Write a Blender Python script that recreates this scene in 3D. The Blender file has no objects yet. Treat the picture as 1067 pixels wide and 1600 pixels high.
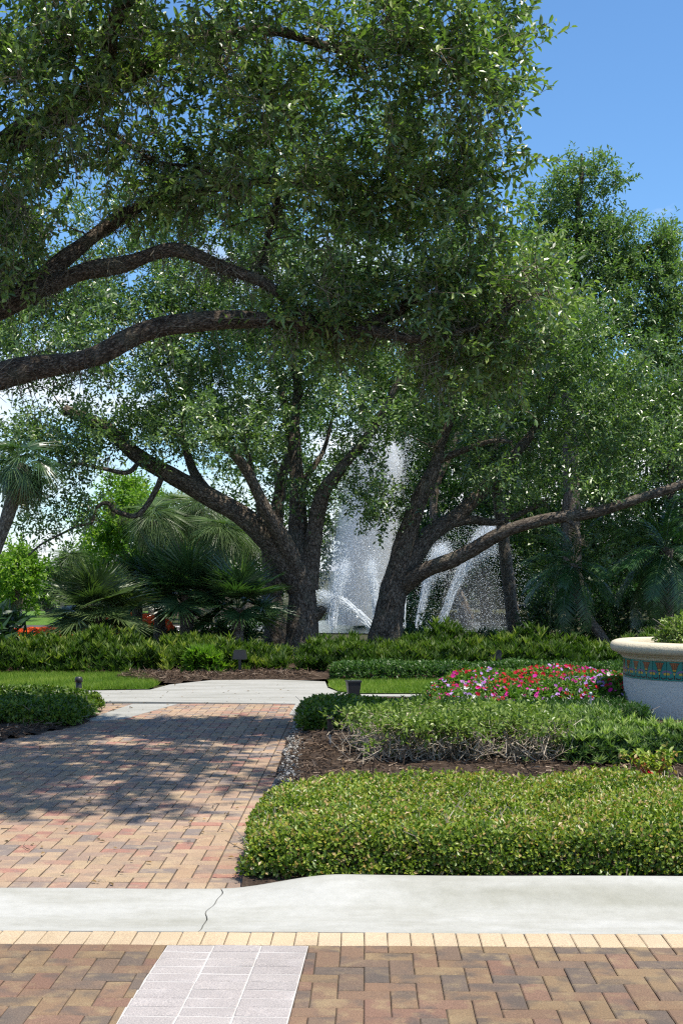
import bpy, math
import numpy as np
from mathutils import Vector, Matrix

# ------------------------------------------------------------------ camera, sky, sun, exposure
sc = bpy.context.scene
R = math.radians
H, F, CX, HY = 1.6, 2070.0, 533.5, 890.0      # eye height, focal length and horizon in photo pixels
cam = bpy.data.cameras.new('camera'); cam_o = bpy.data.objects.new('camera', cam)
sc.collection.objects.link(cam_o); sc.camera = cam_o
cam_o.location = (0, 0, H); cam_o.rotation_euler = (R(90), 0, 0)
cam.sensor_fit = 'AUTO'; cam.sensor_width = 36; cam.lens = 36 * F / 1600
cam.shift_y = 90 / 1600; cam.clip_start = 0.1; cam.clip_end = 3000

SUN_EL, SUN_AZ = R(68), math.atan2(0.85, -0.53)   # azimuth measured from +Y towards +X
sdir = Vector((math.sin(SUN_AZ) * math.cos(SUN_EL), math.cos(SUN_AZ) * math.cos(SUN_EL), math.sin(SUN_EL)))
sl = bpy.data.lights.new('sun', 'SUN'); sl.energy = 4.6; sl.angle = R(0.53); sl.color = (1, 0.94, 0.83)
so = bpy.data.objects.new('sun', sl); so.rotation_euler = sdir.to_track_quat('Z', 'Y').to_euler()
so.location = (20, -10, 60); sc.collection.objects.link(so)

w = bpy.data.worlds.new('World'); sc.world = w; w.use_nodes = True
nt = w.node_tree; nt.nodes.clear()
def node(nt, typ, ins=None, **kw):
    n = nt.nodes.new(typ)
    for k, v in kw.items(): setattr(n, k, v)
    for k, v in (ins or {}).items():
        s = n.inputs[k]
        if isinstance(v, bpy.types.NodeSocket): nt.links.new(v, s)
        else: s.default_value = v
    return n
def ramp(nt, fac, stops, interp='LINEAR'):
    n = node(nt, 'ShaderNodeValToRGB', {0: fac}); cr = n.color_ramp; cr.interpolation = interp
    while len(cr.elements) < len(stops): cr.elements.new(0.5)
    for e, (p, c) in zip(cr.elements, stops):
        e.position = p; e.color = (*c, 1) if len(c) == 3 else c
    return n.outputs[0]
def mixc(nt, fac, a, b, mode='MIX'):
    n = node(nt, 'ShaderNodeMix', data_type='RGBA', blend_type=mode)
    for i, v in ((0, fac), (6, a), (7, b)):
        s = n.inputs[i]
        if isinstance(v, bpy.types.NodeSocket): nt.links.new(v, s)
        else: s.default_value = (*v, 1) if isinstance(v, tuple) and len(v) == 3 else v
    return n.outputs[2]
def math_(nt, op, a, b=0.0):
    return node(nt, 'ShaderNodeMath', {0: a, 1: b}, operation=op).outputs[0]
sky = node(nt, 'ShaderNodeTexSky', sky_type='NISHITA', sun_disc=False, sun_elevation=SUN_EL, sun_rotation=SUN_AZ,
           altitude=0, air_density=1.0, dust_density=0.4, ozone_density=3.0)
geo = node(nt, 'ShaderNodeTexCoord')
mp = node(nt, 'ShaderNodeMapping', {'Vector': geo.outputs['Generated'], 'Scale': (1.0, 1.0, 2.6), 'Location': (0.35, 0.2, 0.1)})
cn = node(nt, 'ShaderNodeTexNoise', {'Vector': mp.outputs[0], 'Scale': 3.2, 'Detail': 9, 'Roughness': 0.58})
sep = node(nt, 'ShaderNodeSeparateXYZ', {0: geo.outputs['Generated']})
lowv = ramp(nt, sep.outputs[2], [(0.0, (0.23, 0.23, 0.23)), (0.09, (0.12, 0.12, 0.12)), (0.3, (0, 0, 0))])
cf = ramp(nt, math_(nt, 'ADD', cn.outputs[0], lowv), [(0.55, (0, 0, 0)), (0.72, (1, 1, 1))])
skyc = mixc(nt, 1.0, sky.outputs[0], (0.66, 0.9, 1.06), 'MULTIPLY')
cloudc = mixc(nt, cn.outputs[0], (5.2, 5.5, 6.0), (7.0, 7.0, 7.1))
bg = node(nt, 'ShaderNodeBackground', {'Color': mixc(nt, cf, skyc, cloudc), 'Strength': 0.115})
nt.links.new(bg.outputs[0], node(nt, 'ShaderNodeOutputWorld').inputs[0])
vs = sc.view_settings; vs.view_transform = 'Standard'; vs.look = 'None'; vs.gamma = 1; vs.use_curve_mapping = False
vs.exposure = 0.72
cy = sc.cycles; cy.use_denoising = False; cy.filter_width = 1.25; cy.max_bounces = 8; cy.diffuse_bounces = 4; cy.glossy_bounces = 3
cy.transmission_bounces = 5; cy.transparent_max_bounces = 8; cy.volume_bounces = 2
cy.sample_clamp_indirect = 6

# ------------------------------------------------------------------ helpers
rng = np.random.default_rng(11)
def P(px, py, D): return np.array([(px - CX) / F * D, D, H - (py - HY) / F * D])
def G(px, py): return P(px, py, F * H / (py - HY))
def unit(a): return a / np.maximum(np.linalg.norm(a, axis=-1, keepdims=True), 1e-9)
def rdir(n): return unit(rng.normal(size=(n, 3)))
_ph = np.random.default_rng(3).uniform(0, 6.28, (12, 3)); _fr = np.random.default_rng(4).normal(size=(12, 3))
def snoise(p, f=1.0):                                  # smooth pseudo noise, about -1..1
    p = np.asarray(p, float) * f; out = 0
    for i in range(12): out = out + np.sin(p @ _fr[i] * 1.6 + _ph[i, 0]) * np.cos(p @ _fr[(i * 5 + 3) % 12] * 1.1 + _ph[i, 1])
    return out / 3.4

COL = sc.collection; WO = {}
def link(o, parent=None):
    COL.objects.link(o)
    if parent is not None: o.parent = parent
    return o
def props(o, label=None, cat=None, group=None, kind=None):
    for k, v in (('label', label), ('category', cat), ('group', group), ('kind', kind)):
        if v: o[k] = v
    return o
def thing(name, label, cat, loc=(0, 0, 0), group=None):
    o = bpy.data.objects.new(name, None); o.location = loc; o.empty_display_size = 0.2
    link(o); WO[o.name] = np.array(loc, float)
    return props(o, label, cat, group)
def mesh(name, groups, mats, attr=None, vec=None, smooth=False, matidx=None):
    """groups: list of (verts Nx3, faces MxK)"""
    vs_, ls, st, off, lo = [], [], [], 0, 0
    for v, f in groups:
        f = np.asarray(f, np.int32)
        if len(f) == 0: continue
        vs_.append(np.asarray(v, np.float32)); ls.append((f + off).ravel()); k = f.shape[1]
        st.append(lo + np.arange(len(f), dtype=np.int32) * k); lo += f.size; off += len(v)
    V = np.concatenate(vs_); L = np.concatenate(ls); S = np.concatenate(st)
    me = bpy.data.meshes.new(name)
    me.vertices.add(len(V)); me.vertices.foreach_set('co', V.ravel())
    me.loops.add(len(L)); me.loops.foreach_set('vertex_index', L)
    me.polygons.add(len(S)); me.polygons.foreach_set('loop_start', S)
    if matidx is not None: me.polygons.foreach_set('material_index', np.asarray(matidx, np.int32))
    me.polygons.foreach_set('use_smooth', np.full(len(S), smooth))
    if attr is not None:
        a = me.attributes.new('v', 'FLOAT', 'FACE'); a.data.foreach_set('value', np.asarray(attr, np.float32))
    if vec is not None:
        a = me.attributes.new('bk', 'FLOAT_VECTOR', 'POINT'); a.data.foreach_set('vector', np.asarray(vec, np.float32).ravel())
    me.update(calc_edges=True)
    for m in (mats if isinstance(mats, list) else [mats]): me.materials.append(m)
    return me
def mobj(name, groups, mats, parent=None, **kw):
    """verts are in world coordinates; the object sits at its parent's origin"""
    if parent is not None:
        o0 = WO[parent.name]; groups = [(np.asarray(v) - o0, f) for v, f in groups]
    o = bpy.data.objects.new(name, mesh(name, groups, mats, **kw)); link(o, parent)
    WO[o.name] = WO[parent.name] if parent is not None else np.zeros(3)
    return o
def struct(name, groups, mats, **kw): return props(mobj(name, groups, mats, **kw), kind='structure')

def box(c, s, rz=0.0, taper=1.0):
    x, y, z = np.array(s) / 2
    v = np.array([[-x, -y, -z], [x, -y, -z], [x, y, -z], [-x, y, -z], [-x * taper, -y * taper, z], [x * taper, -y * taper, z], [x * taper, y * taper, z], [-x * taper, y * taper, z]])
    ca, sa = math.cos(rz), math.sin(rz)
    v = v @ np.array([[ca, sa, 0], [-sa, ca, 0], [0, 0, 1]]) + np.array(c)
    return v, np.array([[0, 3, 2, 1], [4, 5, 6, 7], [0, 1, 5, 4], [1, 2, 6, 5], [2, 3, 7, 6], [3, 0, 4, 7]])
def lathe(prof, c, n=48, wob=0.0):
    prof = np.array(prof, float); m = len(prof); a = np.arange(n) * 2 * np.pi / n
    rr = prof[:, 0][:, None] * np.ones(n)[None]
    v = np.stack([rr * np.cos(a), rr * np.sin(a), prof[:, 1][:, None] * np.ones(n)], -1).reshape(-1, 3)
    if wob: v = v * (1 + wob * snoise(v, 3.0)[:, None])
    f = [[i * n + j, i * n + (j + 1) % n, (i + 1) * n + (j + 1) % n, (i + 1) * n + j] for i in range(m - 1) for j in range(n)]
    return v + np.array(c), np.array(f)
def poly(pts, z):                                       # flat n-gon sheet
    v = np.array([[p[0], p[1], z] for p in pts]); return v, np.array([list(range(len(pts)))])
def slab(pts, z0, z1):
    n = len(pts); v = np.array([[p[0], p[1], z1] for p in pts] + [[p[0], p[1], z0] for p in pts])
    return [(v, np.array([list(range(n))])), (v, np.array([[i, i + n, (i + 1) % n + n, (i + 1) % n] for i in range(n)]))]
def inside(p, pg):
    x, y = p[..., 0], p[..., 1]; r = np.zeros(x.shape, bool); n = len(pg); j = n - 1
    for i in range(n):
        xi, yi, xj, yj = pg[i][0], pg[i][1], pg[j][0], pg[j][1]
        r ^= ((yi > y) != (yj > y)) & (x < (xj - xi) * (y - yi) / (yj - yi + 1e-12) + xi); j = i
    return r
def catmull(pts, k=6):
    p = np.array(pts, float); p = np.vstack([2 * p[0] - p[1], p, 2 * p[-1] - p[-2]]); out = []
    for i in range(1, len(p) - 2):
        for t in np.arange(k) / k:
            a, b, c, d = p[i - 1], p[i], p[i + 1], p[i + 2]
            out.append(.5 * (2 * b + (c - a) * t + (2 * a - 5 * b + 4 * c - d) * t * t + (3 * b - a - 3 * c + d) * t ** 3))
    out.append(p[-2]); return np.array(out)
def tube(pts, rad, n=6, rough=0.0, seed=0.0):
    p = np.asarray(pts, float); m = len(p); rad = np.asarray(rad, float) * np.ones(m)
    t = unit(np.gradient(p, axis=0)); u = np.zeros((m, 3))
    ref = np.array([1., 0, 0]) if abs(t[0, 0]) < .8 else np.array([0, 1., 0])
    u[0] = unit(ref - t[0] * (ref @ t[0]))
    for i in range(1, m): u[i] = unit(u[i - 1] - t[i] * (u[i - 1] @ t[i]))
    b = np.cross(t, u); a = np.arange(n) * 2 * np.pi / n
    ring = u[:, None] * np.cos(a)[None, :, None] + b[:, None] * np.sin(a)[None, :, None]
    rr = rad[:, None] * np.ones(n)[None]
    if rough:
        q = p[:, None] + ring * rr[..., None] + seed
        rr = rr * (1 + rough * (snoise(q, 1.6) * .7 + snoise(q, 4.5) * .4 + .12 * snoise(q, 15.)))
    v = (p[:, None] + ring * rr[..., None]).reshape(-1, 3)
    ln = np.concatenate([[0], np.cumsum(np.linalg.norm(np.diff(p, axis=0), axis=1))])
    vec = np.stack([np.cos(a)[None] * rad[:, None], np.sin(a)[None] * rad[:, None], ln[:, None] * np.ones(n) + seed], -1).reshape(-1, 3)
    i, j = np.meshgrid(np.arange(m - 1), np.arange(n), indexing='ij'); j2 = (j + 1) % n
    f = np.stack([i * n + j, i * n + j2, (i + 1) * n + j2, (i + 1) * n + j], -1).reshape(-1, 4)
    return v, f, vec
class Tubes:
    def __init__(s): s.g, s.vec = [], []
    def add(s, *a, **k): v, f, c = tube(*a, **k); s.g.append((v, f)); s.vec.append(c)
    def obj(s, name, m, parent): return mobj(name, s.g, m, parent, vec=np.concatenate(s.vec), smooth=True)
def prisms(a, b, r0, r1):                               # many thin three-sided sticks at once
    n = len(a); d = unit(b - a); e1 = unit(np.cross(d, np.where(np.abs(d[:, 2:]) < .9, [[0, 0, 1.]], [[1., 0, 0]]))); e2 = np.cross(d, e1)
    v = []
    for pp, r in ((a, r0), (b, r1)):
        for k in range(3):
            an = k * 2.0944; v.append(pp + (e1 * math.cos(an) + e2 * math.sin(an)) * np.asarray(r).reshape(-1, 1))
    v = np.stack(v, 1).reshape(-1, 3)
    f = (np.arange(n) * 6)[:, None, None] + np.array([[0, 1, 4, 3], [1, 2, 5, 4], [2, 0, 3, 5]])[None]
    return v, f.reshape(-1, 4)
def leaves(pos, axis, nrm, L, W, shape='hex', fold=.18, droop=.1):
    n = len(pos); axis = unit(axis); side = unit(np.cross(axis, nrm)); nn = np.cross(side, axis)
    L = (np.asarray(L) * np.ones(n))[:, None]; W = (np.asarray(W) * np.ones(n))[:, None]
    if shape == 'hex':
        prm = [(0, 0, 0), (.3, .44, fold), (.72, .40, fold * .6), (1, 0, -droop), (.72, -.40, fold * .6), (.3, -.44, fold)]
        fc = [[0, 1, 2, 3], [0, 3, 4, 5]]
    elif shape == 'rhomb':
        prm = [(0, 0, 0), (.55, .5, fold), (1, 0, -droop), (.55, -.5, fold)]; fc = [[0, 1, 2], [0, 2, 3]]
    elif shape == 'lance':
        prm = [(0, 0, 0), (.42, .5, 0), (1, 0, -droop * 2), (.42, -.5, 0)]; fc = [[0, 1, 2, 3]]
    else:                                               # blade
        prm = [(0, .5, 0), (1, 0, -droop), (0, -.5, 0)]; fc = [[0, 1, 2]]
    v = np.stack([pos + axis * L * a + side * W * b + nn * (W * c if shape in('hex','rhomb') and c>0 else L * c) for a, b, c in prm], 1)
    k = len(prm); fc = np.array(fc)
    f = (np.arange(n) * k)[:, None, None] + fc[None]
    return (v.reshape(-1, 3), f.reshape(-1, fc.shape[1])), len(fc)

# ------------------------------------------------------------------ materials
def new_mat(name):
    m = bpy.data.materials.new(name); m.use_nodes = True; m.node_tree.nodes.clear(); return m, m.node_tree
def out(nt, sh): nt.links.new(sh, node(nt, 'ShaderNodeOutputMaterial').inputs[0])
def princ(nt, col, rough=.7, spec=.3, normal=None, **ex):
    ins = {'Base Color': col if isinstance(col, bpy.types.NodeSocket) else (*col, 1), 'Roughness': rough, 'Specular IOR Level': spec}
    if normal is not None: ins['Normal'] = normal
    ins.update(ex)
    return node(nt, 'ShaderNodeBsdfPrincipled', ins).outputs[0]
def bump(nt, h, st=.4, dist=.02): return node(nt, 'ShaderNodeBump', {'Height': h, 'Strength': st, 'Distance': dist}).outputs[0]
def noise(nt, vec, scale, detail=4, rough=.55):
    ins = {'Scale': scale, 'Detail': detail, 'Roughness': rough}
    if vec is not None: ins['Vector'] = vec
    return node(nt, 'ShaderNodeTexNoise', ins).outputs[0]
def pos(nt): return node(nt, 'ShaderNodeNewGeometry').outputs['Position']
def obco(nt): return node(nt, 'ShaderNodeTexCoord').outputs['Object']
def att(nt, n, o='Fac'): return node(nt, 'ShaderNodeAttribute', attribute_name=n).outputs[o]

def leaf_mat(name, cols, rough=.42, trans=.3, spec=.45, tcol=(1.25, 1.6, .6), objrand=False):
    m, nt = new_mat(name); f = att(nt, 'v')
    if objrand: f = math_(nt, 'ADD', math_(nt, 'MULTIPLY', f, .7), math_(nt, 'MULTIPLY', node(nt, 'ShaderNodeObjectInfo').outputs['Random'], .3))
    c = ramp(nt, f, cols)
    t = node(nt, 'ShaderNodeBsdfTranslucent', {'Color': mixc(nt, 1.0, c, tcol, 'MULTIPLY')})
    mx = node(nt, 'ShaderNodeMixShader', {0: trans, 1: princ(nt, c, rough, spec), 2: t.outputs[0]})
    out(nt, mx.outputs[0]); return m
def plain(name, col, rough=.6, spec=.3, bscale=0, bst=.3, var=.15, metal=0.0):
    m, nt = new_mat(name); p = obco(nt)
    n1 = noise(nt, p, max(bscale * .3, 3), 5)
    c = mixc(nt, n1, tuple(x * (1 - var) for x in col), tuple(min(x * (1 + var), 1) for x in col))
    nb = bump(nt, noise(nt, p, bscale, 6), bst, .01) if bscale else None
    out(nt, princ(nt, c, rough, spec, nb, Metallic=metal)); return m
def bark_mat(name, cols, scale=1.0, moss=.25):
    m, nt = new_mat(name); v = att(nt, 'bk', 'Vector')
    mpn = node(nt, 'ShaderNodeMapping', {'Vector': v, 'Scale': (1, 1, .5)}).outputs[0]
    vor = node(nt, 'ShaderNodeTexVoronoi', {'Vector': mpn, 'Scale': 42 * scale}, feature='DISTANCE_TO_EDGE').outputs[0]
    r1 = math_(nt, 'ADD', math_(nt, 'MULTIPLY', noise(nt, mpn, 34 * scale, 7, .75), .8), math_(nt, 'MULTIPLY', math_(nt, 'MINIMUM', vor, .3), .55)); r2 = noise(nt, v, 3.5, 4)
    c = ramp(nt, r1, [(.36, cols[0]), (.48, cols[1]), (.62, cols[2])])
    li = ramp(nt, r2, [(.52, (0, 0, 0)), (.66, (moss, moss, moss))])
    c = mixc(nt, li, c, (.16, .17, .12))
    out(nt, princ(nt, c, .92, .15, bump(nt, r1, .9, .06))); return m

OAK = leaf_mat('oak_leaf', [(0, (.05, .085, .034)), (.4, (.11, .178, .05)), (.75, (.2, .28, .075)), (1, (.31, .37, .105))], .35, .32, .85)
OAK2 = leaf_mat('oak_leaf_far', [(0, (.04, .075, .03)), (.45, (.105, .178, .05)), (1, (.235, .315, .09))], .36, .3, .85)
OAK3 = leaf_mat('tall_tree_leaf', [(0, (.05, .095, .035)), (.5, (.115, .18, .06)), (1, (.21, .275, .1))], .4, .4, .5)
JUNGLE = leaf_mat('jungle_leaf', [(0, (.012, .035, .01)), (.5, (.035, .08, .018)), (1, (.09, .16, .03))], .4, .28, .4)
LIME = leaf_mat('lime_leaf', [(0, (.06, .13, .015)), (.5, (.13, .24, .025)), (1, (.24, .34, .04))], .45, .4, .3)
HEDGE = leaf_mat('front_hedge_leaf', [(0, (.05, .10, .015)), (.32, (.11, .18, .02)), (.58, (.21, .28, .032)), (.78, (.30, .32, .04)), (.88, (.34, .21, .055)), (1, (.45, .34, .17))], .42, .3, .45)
HEDGE2 = leaf_mat('low_hedge_leaf', [(0, (.03, .07, .012)), (.5, (.09, .15, .018)), (.85, (.18, .23, .03)), (1, (.26, .24, .05))], .38, .3, .4)
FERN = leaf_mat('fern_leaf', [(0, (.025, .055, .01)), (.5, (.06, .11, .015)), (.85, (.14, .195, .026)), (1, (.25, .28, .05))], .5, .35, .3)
PODO = leaf_mat('podocarpus_leaf', [(0, (.022, .05, .016)), (.42, (.05, .105, .028)), (.72, (.15, .23, .05)), (1, (.3, .38, .09))], .48, .3, .45)
DARKH = leaf_mat('clipped_hedge_leaf', [(0, (.02, .055, .012)), (.5, (.05, .11, .02)), (1, (.11, .18, .035))], .4, .3, .4)
SHRUBL = leaf_mat('shrub_leaf', [(0, (.08, .13, .025)), (.6, (.17, .24, .045)), (1, (.28, .33, .08))], .4, .3, .4)
IMPL = leaf_mat('impatiens_leaf', [(0, (.04, .09, .015)), (.6, (.10, .19, .025)), (1, (.22, .3, .04))], .45, .35, .35)
PALM = leaf_mat('fan_palm_leaf', [(0, (.02, .05, .018)), (.6, (.05, .1, .033)), (1, (.12, .175, .065))], .33, .25, .6, objrand=True)  # greens darkened to stand in for the oak's shade over the palm cluster
OLIVE = leaf_mat('olive_fan_leaf', [(0, (.035, .06, .02)), (.6, (.07, .11, .035)), (1, (.15, .19, .07))], .38, .25, .4, objrand=True)
PALMS = leaf_mat('sabal_leaf', [(0, (.045, .08, .028)), (.6, (.095, .145, .05)), (1, (.18, .23, .09))], .4, .3, .4, objrand=True)
DEADP = leaf_mat('dead_frond', [(0, (.11, .08, .045)), (.6, (.2, .145, .085)), (1, (.3, .23, .14))], .8, .15, .1, (1.2, 1.1, .8), True)
DATE = leaf_mat('date_palm_leaf', [(0, (.014, .045, .014)), (.6, (.035, .09, .024)), (1, (.09, .16, .045))], .33, .22, .5, objrand=True)
GRASS = leaf_mat('grass_blade', [(0, (.08, .15, .015)), (.5, (.15, .24, .025)), (1, (.28, .34, .06))], .5, .35, .3)
MOSS = leaf_mat('hanging_moss', [(0, (.09, .075, .05)), (.6, (.17, .15, .105)), (1, (.28, .25, .19))], .9, .2, .1, (1.1, 1.1, 1))
MULCHP = leaf_mat('mulch_chip', [(0, (.045, .028, .018)), (.6, (.12, .08, .055)), (1, (.3, .23, .17))], .85, 0.0, .15)
LITTER = leaf_mat('fallen_leaf', [(0, (.09, .06, .03)), (.6, (.2, .13, .06)), (1, (.3, .17, .05))], .7, .1, .2)
TWIGM = leaf_mat('twig', [(0, (.13, .1, .075)), (.6, (.24, .2, .16)), (1, (.38, .34, .28))], .85, 0, .15)
STICK = leaf_mat('shrub_twig', [(0, (.22, .17, .12)), (.6, (.42, .35, .27)), (1, (.58, .5, .4))], .85, 0, .15)
FLOWER = leaf_mat('impatiens_flower', [(0, (.36, .004, .015)), (.3, (.5, .007, .025)), (.36, (.5, .012, .2)), (.55, (.58, .02, .32)), (.62, (.42, .24, .58)), (.86, (.48, .3, .62)), (.94, (.7, .62, .66)), (1, (.75, .72, .7))], .6, .3, .2, (1.2, 1.1, 1.2))
ORANGE = leaf_mat('orange_flower', [(0, (.55, .05, .01)), (.6, (.75, .1, .015)), (1, (.8, .16, .03))], .6, .3, .2, (1.2, 1.1, 1.2))
BARK = bark_mat('oak_bark', [(.03, .022, .016), (.10, .077, .058), (.23, .185, .145)])
BARK2 = bark_mat('oak_bark_far', [(.04, .031, .024), (.12, .096, .074), (.25, .205, .165)], .6)
PBARK = bark_mat('palm_bark', [(.06, .05, .04), (.16, .135, .11), (.27, .24, .2)], .7, .1)

def paver_mat(name, cols, dark, cream, amt):
    m, nt = new_mat(name); oi = node(nt, 'ShaderNodeObjectInfo').outputs['Random']
    r = math_(nt, 'FRACT', math_(nt, 'ADD', oi, att(nt, 'v'))); p = pos(nt)
    base = ramp(nt, r, [(i / len(cols), c) for i, c in enumerate(cols)], 'CONSTANT')
    off = node(nt, 'ShaderNodeCombineXYZ', {0: math_(nt, 'MULTIPLY', r, 37.), 1: math_(nt, 'MULTIPLY', r, 91.), 2: r}).outputs[0]
    q = node(nt, 'ShaderNodeVectorMath', {0: p, 1: off}, operation='ADD').outputs[0]
    n1 = noise(nt, q, 7, 3); n2 = noise(nt, q, 9, 4); n3 = noise(nt, p, 170, 4, .8); n4 = noise(nt, p, .8, 4)
    c = mixc(nt, ramp(nt, n1, [(.5, (0, 0, 0)), (.68, (amt, amt, amt))]), base, dark)
    c = mixc(nt, ramp(nt, n2, [(.52, (0, 0, 0)), (.7, (.75, .75, .75))]), c, cream)
    c = mixc(nt, 1.0, c, ramp(nt, n3, [(.3, (.6, .6, .6)), (.52, (1.03, 1.03, 1.03)), (.7, (1.6, 1.55, 1.45))]), 'MULTIPLY')
    c = mixc(nt, 1.0, c, ramp(nt, n4, [(.3, (.85, .84, .83)), (.7, (1.08, 1.08, 1.08))]), 'MULTIPLY')
    out(nt, princ(nt, c, .88, .2, bump(nt, n3, .5, .003))); return m
PAV_D = paver_mat('driveway_paver', [(0.307, 0.214, 0.150), (0.267, 0.190, 0.147), (0.332, 0.242, 0.157), (0.312, 0.190, 0.140), (0.327, 0.233, 0.160), (0.233, 0.179, 0.148), (0.342, 0.247, 0.170), (0.317, 0.214, 0.150), (0.302, 0.157, 0.120), (0.332, 0.228, 0.150), (0.198, 0.162, 0.145)], (0.163, 0.135, 0.122), (0.381, 0.285, 0.185), .55)
PAV_R = paver_mat('road_paver', [(.19, .12, .08), (.178, .115, .078), (.2, .138, .083), (.18, .107, .077), (.205, .142, .085), (.158, .11, .08), (.188, .115, .082), (.13, .1, .08), (.195, .128, .08)], (.085, .073, .066), (.25, .185, .108), .7)
PAV_Y = paver_mat('border_paver', [(.44, .342, .228), (.455, .35, .232), (.445, .35, .24)], (.4, .31, .21), (.47, .375, .26), .4)
PAV_G = paver_mat('crosswalk_paver', [(.325, .295, .285), (.34, .31, .298), (.315, .287, .278)], (.29, .268, .26), (.37, .34, .33), .4)
def ground_mat(name, a, b, sc1, sc2, bd=.02, bs=.6, rough=.95):
    m, nt = new_mat(name); p = pos(nt); n1 = noise(nt, p, sc1, 6, .6); n2 = noise(nt, p, sc2, 5, .7)
    c = mixc(nt, ramp(nt, n1, [(.35, (0, 0, 0)), (.65, (1, 1, 1))]), a, b)
    c = mixc(nt, 1.0, c, ramp(nt, n2, [(.3, (.6, .6, .6)), (.7, (1.3, 1.3, 1.3))]), 'MULTIPLY')
    out(nt, princ(nt, c, rough, .15, bump(nt, n2, bs, bd))); return m
JOINT = ground_mat('joint_sand', (.05, .037, .027), (.11, .085, .062), 5, 120, .004)
SOIL = ground_mat('ground_soil', (.035, .045, .018), (.055, .05, .028), .7, 12)
MULCH = ground_mat('mulch', (.055, .036, .025), (.13, .092, .067), 9, 60, .05, 1.0)
LAWN = ground_mat('lawn_turf', (.06, .13, .018), (.10, .18, .03), 2.5, 40, .03)
def concrete_mat(name, base, stain, gutter=False):
    m, nt = new_mat(name); p = pos(nt)
    st = node(nt, 'ShaderNodeMapping', {'Vector': p, 'Scale': (.45, 1.7, 1)}).outputs[0]
    n1 = noise(nt, st, 2.2, 6, .6); n2 = noise(nt, p, 240, 4, .7); n3 = noise(nt, p, 14, 6, .7)
    vo = node(nt, 'ShaderNodeTexVoronoi', {'Vector': p, 'Scale': 38.}).outputs['Distance']
    c = mixc(nt, ramp(nt, n1, [(.42, (0, 0, 0)), (.68, (.85, .85, .85))]), base, stain)
    if gutter:                                          # washed-in dirt line where the apron rises
        sp = node(nt, 'ShaderNodeSeparateXYZ', {0: p}); yy = math_(nt, 'ADD', sp.outputs[1], math_(nt, 'MULTIPLY', sp.outputs[0], .019))
        ln_ = ramp(nt, math_(nt, 'MULTIPLY', math_(nt, 'SUBTRACT', yy, 5.84), 1.35), [(.38, (0, 0, 0)), (.56, (1, 1, 1)), (.66, (.9, .9, .9)), (.84, (0, 0, 0))])
        rg = ramp(nt, sp.outputs[0], [(0, (0, 0, 0)), (.5, (1, 1, 1))]); n5 = noise(nt, p, 5, 6, .65)
        c = mixc(nt, math_(nt, 'MULTIPLY', math_(nt, 'MULTIPLY', ln_, rg), math_(nt, 'MULTIPLY', n5, 1.15)), c, (.25, .245, .2))
    c = mixc(nt, 1.0, c, ramp(nt, n2, [(.25, (.8, .8, .8)), (.65, (1.04, 1.04, 1.04))]), 'MULTIPLY')
    c = mixc(nt, 1.0, c, ramp(nt, n3, [(.3, (.9, .9, .89)), (.6, (1.02, 1.02, 1.02))]), 'MULTIPLY')
    c = mixc(nt, 1.0, c, ramp(nt, vo, [(.0, (.45, .43, .4)), (.05, (1, 1, 1))]), 'MULTIPLY')
    out(nt, princ(nt, c, .85, .25, bump(nt, n2, .35, .003))); return m
CONC = concrete_mat('curb_concrete', (.405, .4, .372), (.285, .277, .235), True)
CONC2 = concrete_mat('sidewalk_concrete', (.345, .337, .31), (.25, .243, .213))
ASPH = ground_mat('asphalt', (.07, .065, .06), (.1, .09, .085), 2, 60, .01)
WHITEP = plain('white_paint', (.75, .75, .72), .7)
BLACK = plain('black_metal', (.018, .018, .02), .45, .5)
GALV = plain('galvanised_metal', (.35, .36, .38), .4, .5, metal=.7)
LENS = plain('lamp_glass', (.05, .055, .06), .1, .6)
STONE = plain('cast_stone', (.52, .46, .34), .85, .25, 55, .7, .12)
def stucco():
    m, nt = new_mat('stucco'); p = obco(nt)
    n1 = noise(nt, p, 14, 5, .6); n2 = noise(nt, p, 3, 5)
    c = mixc(nt, n2, (.47, .44, .385), (.56, .53, .47))
    out(nt, princ(nt, c, .8, .3, bump(nt, ramp(nt, n1, [(.45, (0, 0, 0)), (.58, (1, 1, 1))]), .4, .012))); return m
STUCCO = stucco()
TEAL = plain('teal_glaze', (.006, .19, .165), .25, .5, 0, 0, .3)
T_OR = plain('orange_glaze', (.3, .085, .02), .3, .5); T_DK = plain('dark_glaze', (.02, .012, .012), .3, .5)
T_YE = plain('yellow_glaze', (.55, .33, .03), .3, .5); T_PU = plain('mauve_glaze', (.16, .11, .22), .3, .5)
GROUT = plain('grout', (.34, .32, .28), .9, .1)
def water_drop():
    m, nt = new_mat('water_spray')
    t = node(nt, 'ShaderNodeBsdfTranslucent', {'Color': (.95, .97, 1, 1)}).outputs[0]
    mx = node(nt, 'ShaderNodeMixShader', {0: .45, 1: princ(nt, (.88, .92, .95), .25, .6), 2: t}); out(nt, mx.outputs[0]); return m
DROP = water_drop()
def mist_mat(d):
    m, nt = new_mat('mist'); v = node(nt, 'ShaderNodeVolumePrincipled', {'Color': (.985, .995, 1, 1), 'Density': d, 'Anisotropy': .1})
    nt.links.new(v.outputs[0], node(nt, 'ShaderNodeOutputMaterial').inputs[1]); return m
MIST = mist_mat(2.6); MIST2 = mist_mat(.8); MIST3 = mist_mat(.09); MIST4 = mist_mat(.05)
def pond():
    m, nt = new_mat('pond_water'); n1 = noise(nt, pos(nt), 6, 4)
    out(nt, princ(nt, (.02, .035, .03), .08, .5, bump(nt, n1, .4, .05))); return m
POND = pond()

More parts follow.
